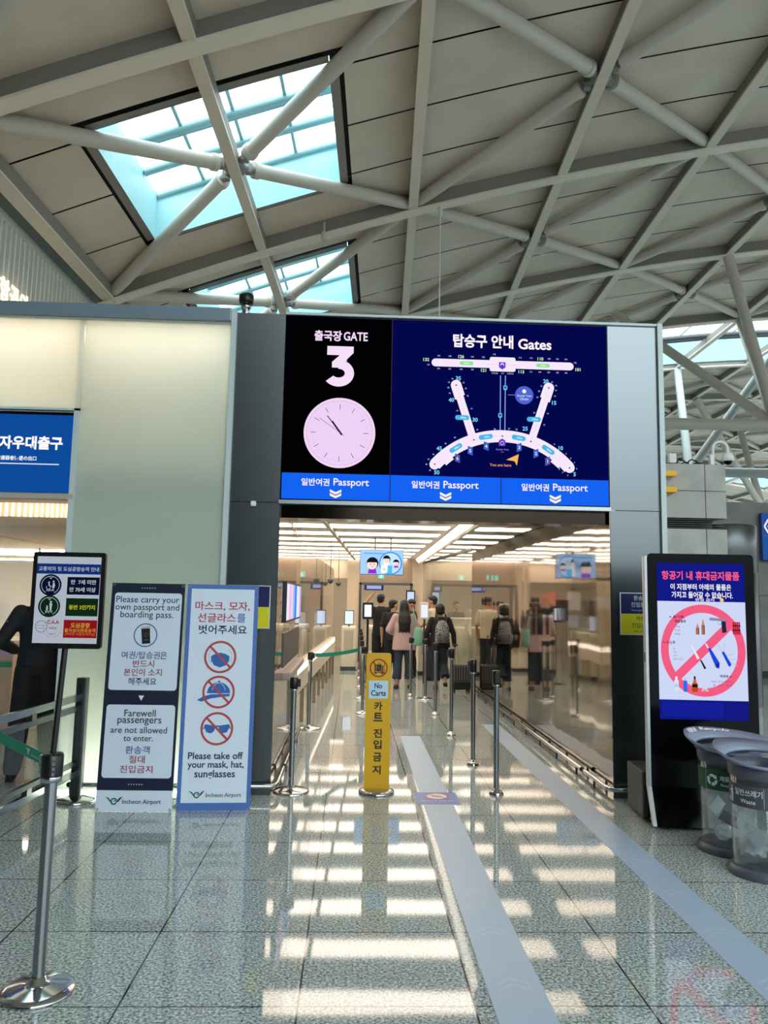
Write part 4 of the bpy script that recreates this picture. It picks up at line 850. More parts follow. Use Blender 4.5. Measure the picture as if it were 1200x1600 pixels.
a.rect(x0, .780, x1, 1.957, '#131a86'); a.up(); a.rect(x0, .925, x1, 1.664, '#d3dcfb'); a.rect(x0 + .02, .80, x0 + .5, .91, '#15209a'); a.up()
a.text('항공기 내 휴대금지물품', xm, 1.862, '#ff5f8c', w=.62, ht=.068, bold=.028)
a.text('이 지점부터 아래의 물품은', xm, 1.775, '#fdfbff', w=.485, ht=.048, bold=.022); a.text('가지고 들어갈 수 없습니다.', xm + .01, 1.714, '#fdfbff', w=.49, ht=.05, bold=.022); a.text('반입 금지', xm + .03, 1.678, '#f1f3ff', w=.15, ht=.022, bold=.02); a.disc(xm + .165, 1.678, .016, '#ffcf7a', 8)
cx, cz = xm + .005, 1.296; PKR = '#f95f86'
a.ring(cx, cz, .335, .062, PKR, 72, rz=.345); a.P([(cx - .255, cz - .195), (cx - .21, cz - .245), (cx + .255, cz + .185), (cx + .21, cz + .235)], PKR); a.up()
DT = '#2a2858'
a.text('→ 총기류,', x0 + .15, 1.545, DT, w=.13, ht=.024, bold=.02); a.text('폭발물류', x0 + .18, 1.512, DT, w=.09, ht=.024, bold=.02)
for k, s_ in enumerate(('권총류', '총기류', '폭발물')): a.text(s_, x0 + .155, 1.472 - .028 * k, '#55558a', w=.045, ht=.014)
a.text('→ 도검류', x0 + .085, 1.352, DT, w=.1, ht=.022, bold=.02)
for k, s_ in enumerate(('칼', '가위', '공구', '접이식 칼 등')): a.text(s_, x0 + .118, 1.306 - .026 * k, '#55558a', ht=.014, al='l')
a.text('액체류 ←', x1 - .17, 1.106, DT, w=.1, ht=.022, bold=.02); a.text('100ml 초과 액체류', x1 - .21, 1.066, '#55558a', w=.16, ht=.014); a.text('물, 음료, 젤 등', x1 - .20, 1.038, '#55558a', w=.15, ht=.014)
for x, h in ((x0 + .315, .08), (x0 + .36, .115)): a.rect(x - .013, 1.415, x + .013, 1.415 + h * .62, '#8c5033'); a.P([(x - .011, 1.415 + h * .62), (x + .011, 1.415 + h * .62), (x + .004, 1.415 + h * .95), (x, 1.415 + h), (x - .004, 1.415 + h * .95)], '#c98d6a'); a.up(); a.rect(x - .005, 1.418, x - .001, 1.415 + h * .6, '#d9a98c'); a.y += a.STEP
gx, gz_ = x0 + .48, 1.505
a.P([(gx - .07, gz_ + .035), (gx - .06, gz_ + .04), (gx + .055, gz_ + .03), (gx + .06, gz_ + .012), (gx - .066, gz_ + .018)], '#8a93b0'); a.P([(gx + .025, gz_ + .014), (gx + .06, gz_ + .014), (gx + .065, gz_ - .07), (gx + .03, gz_ - .075)], '#23284a'); a.ring(gx + .012, gz_ + .002, .017, .004, '#8a93b0', 16, 170, 380)
for k in range(4): a.rect(x1 - .105 + k * .015, 1.42, x1 - .092 + k * .015, 1.515, '#c3223b')
a.up(); a.rect(x1 - .108, 1.448, x1 - .044, 1.456, '#1b1530'); a.rect(x1 - .108, 1.482, x1 - .044, 1.490, '#1b1530'); a.y += a.STEP
a.up(); a.P([(x0 + .255, 1.345), (x0 + .275, 1.325), (x0 + .325, 1.235), (x0 + .305, 1.228)], '#eef1fb'); a.P([(x0 + .325, 1.228), (x0 + .342, 1.22), (x0 + .375, 1.162), (x0 + .36, 1.155)], '#1b1a2c')
a.P([(x0 + .368, 1.352), (x0 + .385, 1.345), (x0 + .40, 1.318), (x0 + .388, 1.312)], '#e6ecfb'); a.P([(x0 + .392, 1.312), (x0 + .412, 1.315), (x0 + .482, 1.205), (x0 + .478, 1.162), (x0 + .452, 1.168)], '#2647d8'); a.disc(x0 + .467, 1.188, .012, '#11143a', 12)
a.P([(x0 + .50, 1.285), (x0 + .518, 1.292), (x0 + .575, 1.195), (x0 + .562, 1.178), (x0 + .55, 1.185)], '#1e46dd')
for p, q in (((.505, 1.29), (.465, 1.35)), ((.515, 1.292), (.525, 1.35)), ((.535, 1.262), (.60, 1.275)), ((.555, 1.23), (.63, 1.235)), ((.565, 1.21), (.62, 1.185))): a.line((x0 + p[0], p[1]), (x0 + q[0], q[1]), .005, '#b9c4ea')
a.P(rrect(x0 + .118, .985, x0 + .155, 1.075, .014), '#dbe7fb'); a.rect(x0 + .128, 1.075, x0 + .145, 1.098, '#eaf1fd'); a.rect(x0 + .12, 1.02, x0 + .153, 1.042, '#a9c4f0')
a.P(rrect(x0 + .19, .985, x0 + .222, 1.068, .01), '#2f6ff0'); a.rect(x0 + .198, 1.068, x0 + .214, 1.085, '#b8cdf6')
a.P(rrect(x0 + .258, .985, x0 + .305, 1.052, .012), '#b4521c'); a.P([(x0 + .265, 1.05), (x0 + .298, 1.05), (x0 + .29, 1.078), (x0 + .273, 1.078)], '#cf6a4a'); a.rect(x0 + .274, 1.078, x0 + .289, 1.102, '#33203a'); a.up(); a.rect(x0 + .262, 1.02, x0 + .301, 1.042, '#1b1208'); a.y += a.STEP
a.P([(x0 + .36 + .026 * math.cos(k), .99 + .026 * math.sin(k)) for k in [PI * j / 12 for j in range(13)]], '#e4dbe8'); a.P([(x0 + .36 + .019 * math.cos(k), .99 + .019 * math.sin(k)) for k in [PI * j / 12 for j in range(13)]], '#c8455f')
a.v = [(.07 + (x - .072) * .945, y, z) for x, y, z in a.v]
a.build('screen', t, (0, -.0012, 0))
a = Art(0, .4); a.P([(.30, .62), (.325, .607), (.335, .585), (.35, .606), (.375, .622), (.36, .6), (.345, .578), (.325, .575), (.318, .598)], '#27505c'); a.build('emblem', t, (0, -.001, 0))

# ================================================================== RECYCLING BINS
def bin_(x, y, label, band, kind, rz):
    t = thing('waste_bin', label, 'bin', (x, y, 0), rz)
    MB().lathe([(.208, 0), (.210, .012), (.186, .05), (.178, .055), (0, .055)], (0, 0, 0), M['binrim'], 48).build('base', t)
    MB().lathe([(.172, .055), (.181, .65), (.179, .65), (.170, .06)], (0, 0, 0), M['binplastic'], 48).build('body', t)
    MB().lathe([(.176, .575), (.187, .60), (.190, .655), (.178, .668), (.160, .668), (.158, .60)], (0, 0, 0), M['binrim'], 48).build('rim', t)
    b = MB(); b.lathe([(.1815, .415), (.1825, .545)], (0, 0, 0), pr(band, .5), 64); b.build('label_band', t)
    # wide tilted collar with an oval opening
    n = 64; vs = []; ro, ri = (.292, .222), (.198, .150)
    for k in range(n):
        an = 2 * PI * k / n; c, s = math.cos(an), math.sin(an)
        zo = .730 - .020 * c + .048 * s + .010 * math.cos(2 * an); zi = .692 + .030 * s
        vs += [(ro[0] * c + .02, ro[1] * s, zo), (ri[0] * c, ri[1] * s, zi), (ro[0] * c * .985 + .02, ro[1] * s * .985, zo - .018), (ri[0] * c, ri[1] * s, zi - .02)]
    fs = []
    for k in range(n):
        a_, c_ = k * 4, ((k + 1) % n) * 4; fs += [(a_, c_, c_ + 1, a_ + 1), (a_ + 2, a_ + 3, c_ + 3, c_ + 2), (a_, a_ + 2, c_ + 2, c_), (a_ + 1, c_ + 1, c_ + 3, a_ + 3)]
    co = MB().add(vs, fs, M['collar'], True).build('collar', t)
    # lettering curved on the collar's far rim
    def on_collar(body, a0, a1, r0, r1, col, bold):
        v_, f_ = glyphs(body, bold); xs = [p[0] for p in v_]; zs = [p[1] for p in v_]; P = []
        for px, pz in v_:
            an = a0 + (a1 - a0) * (px - min(xs)) / (max(xs) - min(xs)); q = r0 + (r1 - r0) * (pz - min(zs)) / (max(zs) - min(zs)); c, s = math.cos(an), math.sin(an)
            zo = .730 - .020 * c + .048 * s + .010 * math.cos(2 * an); zi = .692 + .030 * s
            P.append(((ri[0] + (ro[0] - ri[0]) * q) * c + .02 * q, (ri[1] + (ro[1] - ri[1]) * q) * s, zi + (zo - zi) * q + .0025))
        return P, f_
    if kind == 'recycle':
        b = MB()
        for s_, a0, a1 in (('재활용', 2.78, 2.35), ('Recycle', 2.22, 1.42)):
            P, f_ = on_collar(s_, a0, a1, .52, .9, None, .03); b.add(P, f_, pr('#dfe6f2', .5))
        b.build('lettering', co)
    # wrapped print
    a = Art(0, .5)
    if kind == 'recycle':
        a.rect(-.10, .425, -.098, .535, '#d6e6da'); a.rect(-.10, .425, .12, .427, '#d6e6da'); a.rect(-.10, .533, .12, .535, '#d6e6da'); z = .48; cx = -.05
        for k in range(3):
            an = PI / 2 + k * 2 * PI / 3
            a.ring(cx, z, .037, .018, '#e8efe9', 14, math.degrees(an) - 48, math.degrees(an) + 34)
            e = an - math.radians(56); c, s = math.cos(e), math.sin(e); tx, tz = math.sin(e), -math.cos(e)
            bx, bz = cx + .028 * math.cos(an - math.radians(40)), z + .028 * math.sin(an - math.radians(40))
            cc, ss = math.cos(an - math.radians(40)), math.sin(an - math.radians(40))
            a.P([(bx + cc * .016, bz + ss * .016), (bx + ss * .02, bz - cc * .02), (bx - cc * .016, bz - ss * .016)][::-1], '#e8efe9')
        a.text('재활용', .045, .495, '#e8efe9', w=.09, ht=.035, bold=.03); a.text('Recycle', .045, .452, '#e8efe9', w=.075, bold=.02)
    else:
        for q in ((-.135, .425, -.133, .535), (.105, .425, .107, .535), (-.135, .425, .107, .427), (-.135, .533, .107, .535)): a.rect(*q, '#cfd3d8')
        x = -.108; a.disc(x + .003, .522, .007, '#e8ebee', 14); a.P([(x - .008, .512), (x + .012, .512), (x + .014, .47), (x + .011, .432), (x + .003, .432), (x + .002, .468), (x - .0, .432), (x - .008, .432), (x - .007, .472)], '#e8ebee'); a.line((x - .006, .508), (x - .024, .488), .006, '#e8ebee'); a.rr(x - .034, .435, x - .016, .462, .003, '#cfd3d8')
        a.text('일반쓰레기', .012, .503, '#eceff2', w=.172, ht=.04, bold=.012); a.text('Waste', .012, .453, '#eceff2', w=.092, bold=.012)
    R = .1845; nv = []
    for px, py, pz in a.v:
        an = px / R - PI / 2 + (-.41 if kind == 'recycle' else -.62); nv.append(((R - py) * math.cos(an), (R - py) * math.sin(an), pz))
    a.v = nv; a.build('band_print', t)
    # crumpled bag hanging inside
    b = MB(); n = 40; rows = 12; vs = []
    for i in range(rows):
        z = .10 + .52 * i / (rows - 1)
        for k in range(n):
            an = 2 * PI * k / n; w = noise.noise(Vector((math.cos(an) * 2.2 + x * 7, math.sin(an) * 2.2, z * 3 + y))) * .034 * (1 - i / rows * .6); f = (.80 + .2 * i / (rows - 1)); r = .158 * f + w
            r = min(r, .163); vs.append((r * math.cos(an), r * math.sin(an), z))
    vs.append((0, 0, .09)); fs = [(i * n + k, i * n + (k + 1) % n, i * n + n + (k + 1) % n, i * n + n + k) for i in range(rows - 1) for k in range(n)] + [(len(vs) - 1, (k + 1) % n, k) for k in range(n)]
    b.add(vs, fs, M['bag'], True); b.build('liner_bag', t)
    return t
bin_(2.578, 5.27, 'clear recycling bin with a green band, the farther of the two bins', '#12552f', 'recycle', -.30)
bin_(2.572, 4.825, 'clear waste bin with a dark grey band, the nearer of the two bins', '#494c53', 'waste', -.36)
def crumple(name, c, r, m, seed, label, flat=1.):
    bm = bmesh.new(); bmesh.ops.create_icosphere(bm, subdivisions=3, radius=1)
    for v in bm.verts:
        q = v.co.normalized(); k = 1 + .45 * noise.noise(q * 1.7 + Vector((seed, 0, 0))) + .28 * abs(noise.noise(q * 4 + Vector((0, seed, 0))))
        v.co = Vector((q.x * r * k, q.y * r * k, q.z * r * k * flat))
    o = MB().bm(bm, m).build(name, None, c); tag(o, label, 'litter'); return o
crumple('paper_wad', (2.53, 5.22, .135), .062, M['paper'], 1, 'crumpled white paper at the bottom of the recycling bin', .8)
o = MB().box((-.055, -.008, -.035), (.055, .008, .035), pr('#3c2c33', .5), .002).build('drink_carton', None, (2.54, 5.20, .225)); o.rotation_euler = (.3, .5, .2); tag(o, 'small dark carton lying on paper in the recycling bin', 'litter')
o = MB().box((-.06, -.004, -.055), (.05, .004, .05), M['paper']).build('paper_sheet', None, (2.505, 5.27, .29)); o.rotation_euler = (.2, .7, .5); tag(o, 'folded pale sheet of paper standing in the recycling bin', 'litter')
crumple('plastic_wrapper', (2.555, 4.87, .12), .07, M['greypaper'], 5, 'crumpled grey wrapper at the bottom of the waste bin', .55)
o = MB().prism([(-.075, 0), (.08, 0), (.0, .075)], -.05, .05, pr('#26272b', .5)).build('black_carton', None, (2.60, 4.775, .06)); o.rotation_euler = (0, 0, .4); tag(o, 'black carton corner lying in the bottom of the waste bin', 'litter')
o = MB().box((-.05, -.004, -.045), (.05, .004, .045), pr('#a9aeb4', .6)).build('paper_sheet', None, (2.53, 4.80, .215)); o.rotation_euler = (.35, .8, -.2); tag(o, 'grey folded paper resting in the waste bin above the wrapper', 'litter')

# ================================================================== THINGS BEYOND THE GATE WALL ON THE RIGHT
t = thing('dome_camera', 'white dome security camera on a gooseneck above the stone block', 'camera', (5.90, 12.2, 3.92))
b = MB(); b.path([(0, 0, 0), (0, 0, .28)] + [(.125 - .125 * math.cos(k), 0, .30 + .125 * math.sin(k)) for k in [PI * j / 12 for j in range(13)]] + [(.25, 0, .24)], .024, M['white'], 12); b.build('gooseneck', t)
MB().lathe([(.09, .10), (.098, .115), (.085, .20), (.06, .235), (.03, .245), (0, .245)], (.25, 0, 0), M['white'], 28).build('housing', t)
MB().ell((.25, 0, .10), (.068, .068, .06), M['gloss_black']).build('lens_dome', t)
b = MB(); b.prismx([(-.05, 0), (.05, 0), (.03, .2), (-.03, .2)], -.06, .0, M['white']); b.build('bracket', t)
t = thing('floodlight', 'grey floodlight with looping cables on top of the stone block', 'light', (5.25, 12.3, 3.92))
b = MB(); b.box((-.06, -.05, .06), (.06, .05, .22), M['white'], .01); b.build('housing', t)
MB().tube((0, 0, 0), (0, 0, .07), .03, M['darksteel'], n=12).build('foot', t)
b = MB(); b.path([(-.3 + .06 * k, .05 * math.sin(k * 1.3), .03 + .05 * abs(math.sin(k * .9))) for k in range(14)], .012, M['rubber'], 8); b.build('cable', t)
b = MB(); b.path([(.05 + .05 * k, -.04 * math.cos(k * 1.7), .03 + .11 * abs(math.sin(k * .8))) for k in range(9)], .012, M['rubber'], 8); b.build('cable', t)
for z, w in ((3.735, 'upper'), (3.475, 'lower')):
    o = MB().box((4.5, 11.86, z - .045), (5.14, 12.0, z + .045), pr('#f2b70d', .4), .008).build('blade_sign'); tag(o, w + ' yellow bar sticking out of the grey stone block', 'sign')
t = thing('hanging_sign', 'blue sign with a white hexagon symbol on the far wall at the right edge', 'sign', (9.56, 17.45, 2.72))
MB().box((0, 0, .0), (.9, .13, 1.12), pr('#1f4fa0', .4), .02).build('panel', t)
a = Art(.8); a.rect(.03, .60, .87, 1.09, '#2a55b0'); a.rect(.03, .03, .87, .57, '#2460b4'); a.up(); z = .80; xm = .25
H6 = [(xm + .19 * math.cos(math.radians(60 * k)), z + .19 * math.sin(math.radians(60 * k))) for k in range(6)]
for k in range(6): a.line(H6[k], H6[(k + 1) % 6], .045, '#ffffff')
a.line((xm - .12, z), (xm + .12, z), .03, '#ffffff'); a.build('print', t, (0, -.002, 0))

# ================================================================== INSIDE THE CORRIDOR
t = thing('ceiling_screen', 'bright screen with cartoon faces hanging from the corridor ceiling', 'screen', (.105, 13.5, 2.075))
MB().box((0, .004, 0), (.775, .06, .445), M['black'], .006).build('housing', t)
for x in (.27, .55): MB().tube((x, .03, .44), (x, .03, .66), .012, M['darksteel'], n=8).build('hanger', t)
a = Art(1.15); a.rect(.008, .008, .767, .437, '#9fc9f6'); a.up(); a.ring(.545, .205, .205, .024, '#3f94e0', 40); a.disc(.545, .205, .181, '#bcdcfa', 40); a.rect(.07, .365, .45, .385, '#5f9fe6'); a.up()
def face(x, z, r, shirt):
    a.P([(x - r * .8, z - r * 1.75), (x + r * .8, z - r * 1.75), (x + r * .6, z - r * .75), (x - r * .6, z - r * .75)], shirt); a.up(); a.disc(x, z + r * .12, r * 1.08, '#17141c', 28); a.up(); a.disc(x - r * .08, z - r * .1, r * .92, '#fbdccd', 28); a.up()
    a.P([(x - r * .95, z + r * .25), (x + r * .9, z + r * .25), (x + r * .5, z + r * .95), (x - r * .5, z + r * .95)], '#17141c'); a.disc(x - r * .35, z - r * .1, r * .1, '#17141c', 10); a.disc(x + r * .3, z - r * .1, r * .1, '#17141c', 10); a.disc(x - r * .02, z - r * .55, r * .12, '#e06a78', 10); a.y += 2 * a.STEP
face(.225, .19, .098, '#8f2bd0'); face(.475, .27, .062, '#f2f4fa'); face(.645, .215, .05, '#a23bc8')
a.up(3); a.rr(.375, .03, .50, .17, .03, '#eef4fc'); a.rect(.48, .02, .575, .165, '#4db4ec'); a.disc(.437, .10, .03, '#b9dcc0', 20); a.build('screen', t, (0, 0, 0))
t = thing('exit_sign', 'small green exit sign on the lintel at the end of the corridor', 'sign', (.66, 20.47, 2.20)); MB().box((0, 0, 0), (.16, .03, .15), M['white']).build('housing', t)
a = Art(1.3); a.rect(.005, .005, .155, .145, '#5fe0bd'); a.up(); a.disc(.09, .112, .014, '#f2fffb', 12); a.P([(.05, .09), (.1, .1), (.115, .06), (.09, .055), (.1, .02), (.085, .02), (.07, .055), (.045, .03), (.04, .04), (.07, .07)], '#f2fffb'); a.build('pictogram', t, (0, -.002, 0))
o = tag(MB().box((.35, 24, 1.93), (.95, 24.06, 2.12), pr('#24336f', .4)).box((.42, 23.99, 1.97), (.88, 24.0, 2.08), em('#aebcf0', .9)).box((.62, 24.02, 2.12), (.66, 24.05, 2.9), M['darksteel']).build('hanging_sign'), 'dark blue sign hanging beyond the end doorway', 'sign')
for x, y, l in ((-.42, 14.0, 'nearer'), (-.32, 16.5, 'farther')):
    t = thing('pendant_camera', l + ' small dark pendant camera hanging left of the cartoon screen', 'camera', (x, y, 1.93)); MB().tube((0, 0, .06), (0, 0, CZ - 1.93), .007, M['darksteel'], n=6).build('stem', t); MB().lathe([(0, -.03), (.04, 0), (.065, .06), (0, .07)], (0, 0, 0), M['darksteel'], 16).build('dome', t)
# lit ledge and glass screen along the left
t = thing('glass_partition', 'clear glass partition with a glowing ledge along the left of the corridor', 'partition', (0, 0, 0))
P0, P1 = Vector((-.66, 9.45, 0)), Vector((-.385, 17.2, 0)); d = (P1 - P0).normalized(); n_ = Vector((-d.y, d.x, 0))
def seg(mb, o0, o1, z0, z1, m, s0=0., s1=1.):
    A, B = P0 + (P1 - P0) * s0, P0 + (P1 - P0) * s1; pts = [A + n_ * o0, A + n_ * o1, B + n_ * o1, B + n_ * o0]
    mb.add([(p.x, p.y, z0) for p in pts] + [(p.x, p.y, z1) for p in pts], [(3, 2, 1, 0), (4, 5, 6, 7), (0, 1, 5, 4), (1, 2, 6, 5), (2, 3, 7, 6), (3, 0, 4, 7)], m); return mb
b = seg(MB(), 0, .12, .46, .80, pr('#e8dac6', .35)); b.build('ledge', t)
seg(MB(), -.004, .0, .70, .79, em((1, .88, .72), 2.2)).build('light_line', t)
b = MB(); seg(b, .05, .062, .80, 2.3, M['glass']); b.build('glass_panel', t)
for k in range(9): seg(MB(), 0, .05, 0, .46, pr('#8c7c6a', .4), k / 8 * .985, k / 8 * .985 + .006).build('post', t)
t = thing('glass_partition', 'tall clear glass partition beyond the right mirror wall', 'partition', (0, 0, 0))
P0, P1 = Vector((2.27, 14.45, 0)), Vector((1.86, 20.3, 0)); d = (P1 - P0).normalized(); n_ = Vector((-d.y, d.x, 0))
seg(MB(), 0, .014, .02, 2.6, M['glass']).build('glass_panel', t); seg(MB(), -.02, .03, 0, .03, M['darksteel']).build('bottom_rail', t); seg(MB(), -.02, .03, 2.6, 2.66, M['darksteel']).build('top_rail', t)
# automatic gate pedestals, consoles
def gate_unit(x, y, label, screen=True, h=1.0, w=.34):
    t = thing('gate_pedestal', label, 'gate', (x, y, 0), 0, None)
    MB().box((-w / 2, 0, .0), (w / 2, .9, h), pr('#e2dac8', .4), .03).build('body', t); MB().box((-w / 2 - .01, -.01, 0), (w / 2 + .01, .91, .09), M['darksteel']).build('plinth', t)
    MB().box((-w / 2 + .06, -.004, .45), (w / 2 - .06, .0, h - .08), pr('#bdb6a8', .4)).build('front_panel', t)
    if screen:
        s = MB().box((-.11, .1, h + .04), (.11, .14, h + .38), M['black'], .01).build('monitor', t); MB().tube((0, .13, h - .02), (0, .13, h + .06), .02, M['darksteel'], n=8).build('stem', t)
        MB().box((-.095, .092, h + .06), (.095, .0995, h + .36), em('#dbe9fb', 1.2)).build('screen', s)
    return t
for x, y, l in ((-1.45, 13.6, 'leftmost'), (-1.02, 15.2, 'second'), (-.72, 16.4, 'third')): gate_unit(x, y, l + ' white gate pedestal seen through the left glass partition')
gate_unit(-.08, 17.9, 'white gate pedestal at the end of the left glass partition'); gate_unit(.48, 18.2, 'white gate pedestal just left of the queue of people', False, 1.02, .3)
gate_unit(1.62, 17.0, 'white gate pedestal in front of the man in the cream shirt', False, 1.05, .3)
t = thing('boarding_scanner', 'black post with a small lit tablet behind the yellow sign', 'scanner', (.31, 15.6, 0)); MB().lathe([(.13, 0), (.13, .015), (.02, .02)], (0, 0, 0), M['black'], 24).build('base', t); MB().tube((0, 0, .02), (0, 0, 1.3), .025, M['black'], n=12).build('post', t)
MB().box((-.11, -.03, 1.24), (.11, .01, 1.58), M['black'], .015).build('tablet', t); MB().box((-.07, -.036, 1.29), (.07, -.031, 1.53), em('#e8f1fd', 1.2)).build('screen', t)
t = thing('wall_display', 'dark tablet with a lit screen beside the right door column', 'screen', (1.52, 20.2, 0)); MB().box((-.12, 0, .0), (.12, .06, 1.9), M['black'], .01).build('stand', t); MB().box((-.09, -.008, 1.52), (.09, -.001, 1.86), em('#c7d8fb', 1.1)).build('screen', t)
t = thing('boarding_scanner', 'white tablet on a post between the queueing men', 'scanner', (1.44, 15.4, 0)); MB().tube((0, 0, 0), (0, 0, 1.3), .02, M['darksteel'], n=10).build('post', t); MB().box((-.085, -.02, 1.26), (.085, .01, 1.60), M['white'], .015).build('tablet', t); MB().box((-.065, -.026, 1.30), (.065, -.0205, 1.55), em('#eef4fd', 1.0)).build('screen', t)
t = thing('service_counter', 'long white counter on the right behind the backpack wearer', 'counter', (2.1, 17.2, 0)); MB().box((0, 0, 0), (1.05, .6, 1.22), pr('#ddd8c9', .4), .02).build('body', t); MB().box((-.02, -.02, 1.22), (1.07, .62, 1.26), M['white'], .008).build('top', t); MB().box((.05, -.004, .25), (1.0, .0, .85), pr('#cfc9b8', .4)).build('front_panel', t)
gate_unit(2.72, 16.1, 'narrow white pedestal beside the end of the right mirror wall', True, .95, .3)
for x, h, l in ((-1.6, '#f0d9c9', 'left'), (-.95, '#f08f70', 'right')):
    o = MB().box((x - .16, 20.86, 1.45), (x + .16, 20.895, 1.95), em(h, .9)).build('wall_poster'); tag(o, l + ' glowing poster on the end wall behind the left glass partition', 'poster')
for x, l in ((-1.3, 'left'), (-.62, 'right')):
    t = thing('monitor', l + ' black monitor on a stand behind the left glass partition', 'monitor', (x, 18.4, 0)); MB().tube((0, 0, 0), (0, 0, 1.3), .025, M['darksteel'], n=10).build('stand', t); MB().box((-.15, -.03, 1.22), (.15, .02, 1.72), M['black'], .01).build('panel', t)
# left room
t = thing('service_counter', 'beige counter with a blue light line at the left edge of the photo', 'counter', (-4.75, 8.9, 0))
MB().box((0, 0, 0), (.93, .8, 1.06), pr('#cbb296', .45), .01).build('body', t); MB().box((-.02, -.04, 1.06), (.95, .82, 1.10), pr('#e6dccd', .4), .006).build('top', t); MB().box((.0, -.045, 1.005), (.945, -.03, 1.05), em('#2a35ff', 2.5)).build('light_line', t); MB().box((0, -.012, .80), (.93, -.001, .86), pr('#3f9a72', .5)).build('green_band', t)
t = thing('desk_phone', 'small dark handset device on the counter at the left edge', 'device', (-3.98, 8.98, 1.10)); MB().box((-.05, -.03, 0), (.05, .03, .02), M['black']).build('base', t); MB().box((-.02, -.015, .02), (.02, .015, .15), M['black'], .006).build('handset', t)
t = thing('glass_screen', 'hazy glass screen standing behind the counter at the left edge', 'partition', (-5.6, 9.8, 0)); MB().box((0, 0, 0), (1.62, .012, 2.05), glass_mat('hazy_glass', (.9, .9, .88), 1.45, .1, .45)).build('pane', t); MB().box((1.62, -.01, 0), (1.635, .022, 2.2), M['darksteel']).build('edge_post', t)
o = MB().box((-6.0, 11.2, 1.22), (-4.95, 11.25, 1.5), M['black']).build('wall_display'); tag(o, 'dark blurred panel seen through the hazy glass screen', 'panel')
t = thing('check_desk', 'black desk with a white top behind the dark uniformed officer', 'desk', (-4.15, 10.2, 0)); MB().box((0, 0, 0), (.62, .6, 1.40), M['black'], .01).build('body', t); MB().box((-.03, -.03, 1.40), (.65, .63, 1.46), M['white'], .006).build('top', t)

# ================================================================== PEOPLE
def fuse(mb, name, voxel, parent, m, smooth=5):
    """melt overlapping closed shapes into one continuous skin"""
    me = mb.mesh('raw'); o = bpy.data.objects.new('raw', me); COL.objects.link(o)
    r = o.modifiers.new('r', 'REMESH'); r.mode = 'VOXEL'; r.voxel_size = voxel
    s = o.modifiers.new('s', 'SMOOTH'); s.factor = .5; s.iterations = smooth
    bpy.context.view_layer.update()
    out = bpy.data.meshes.new_from_object(o.evaluated_get(bpy.context.evaluated_depsgraph_get()))
    bpy.data.objects.remove(o); bpy.data.meshes.remove(me); out.name = name
    out.materials.clear(); out.materials.append(m); out.polygons.foreach_set('use_smooth', [True] * len(out.polygons)); out.polygons.foreach_set('material_index', [0] * len(out.polygons))
    q = bpy.data.objects.new(name, out); COL.objects.link(q); q.parent = parent; return q
DM = pr('#888888')
def limb(b, pts, rs):
    for i in range(len(pts) - 1): b.tube(pts[i], pts[i + 1], rs[i], DM, rs[i + 1], n=16)
    for p, r in zip(pts, rs): b.ell(p, (r, r, r), DM, nu=14, nv=10)
def loft(b, rings, n=28):
    vs = []; fs = []
    for z, cx, cy, rx, ry in rings:
        for k in range(n): t = 2 * PI * k / n; vs.append((cx + rx * math.cos(t), cy + ry * math.sin(t), z))
    m_ = len(rings)
    for i in range(m_ - 1):
        for k in range(n): fs.append((i * n + k, i * n + (k + 1) % n, (i + 1) * n + (k + 1) % n, (i + 1) * n + k))
    fs.append(list(range(n))[::-1]); fs.append([(m_ - 1) * n + k for k in range(n)])
    if rings[0][0] > rings[-1][0]: fs = [f[::-1] for f in fs]
    b.add(vs, fs, DM, True)
def hand(b, w, d, side, curl=.5):
    """palm, four unequal bent fingers and a thumb; w wrist, d pointing from wrist to knuckles"""
    w = Vector(w); d = Vector(d).normalized(); pn = Vector((side, 0, 0)); pn = (pn - d * pn.dot(d)).normalized(); wd = d.cross(pn).normalized()
    R = Matrix((wd, pn, d)).transposed().to_quaternion().to_euler()
    b.ell(w + d * .05, (.040, .017, .052), DM, R); b.tube(w, w + d * .04, .024, DM, .026, n=10)
    for k, L in enumerate((.066, .076, .072, .056)):
        p = w + d * .088 + wd * (-.028 + .0185 * k); q = p + d * L * .5 - pn * L * .12 * curl; r = q + d * L * .38 - pn * L * .42 * curl
        limb(b, [p - d * .02, p, q, r], [.0095, .0095, .009, .008])
    fw = wd if wd.y > 0 else -wd
    p = w + d * .03 + fw * .03; limb(b, [p, p + fw * .022 + d * .03 - pn * .008, p + fw * .026 + d * .06 - pn * .02], [.0115, .0105, .009])
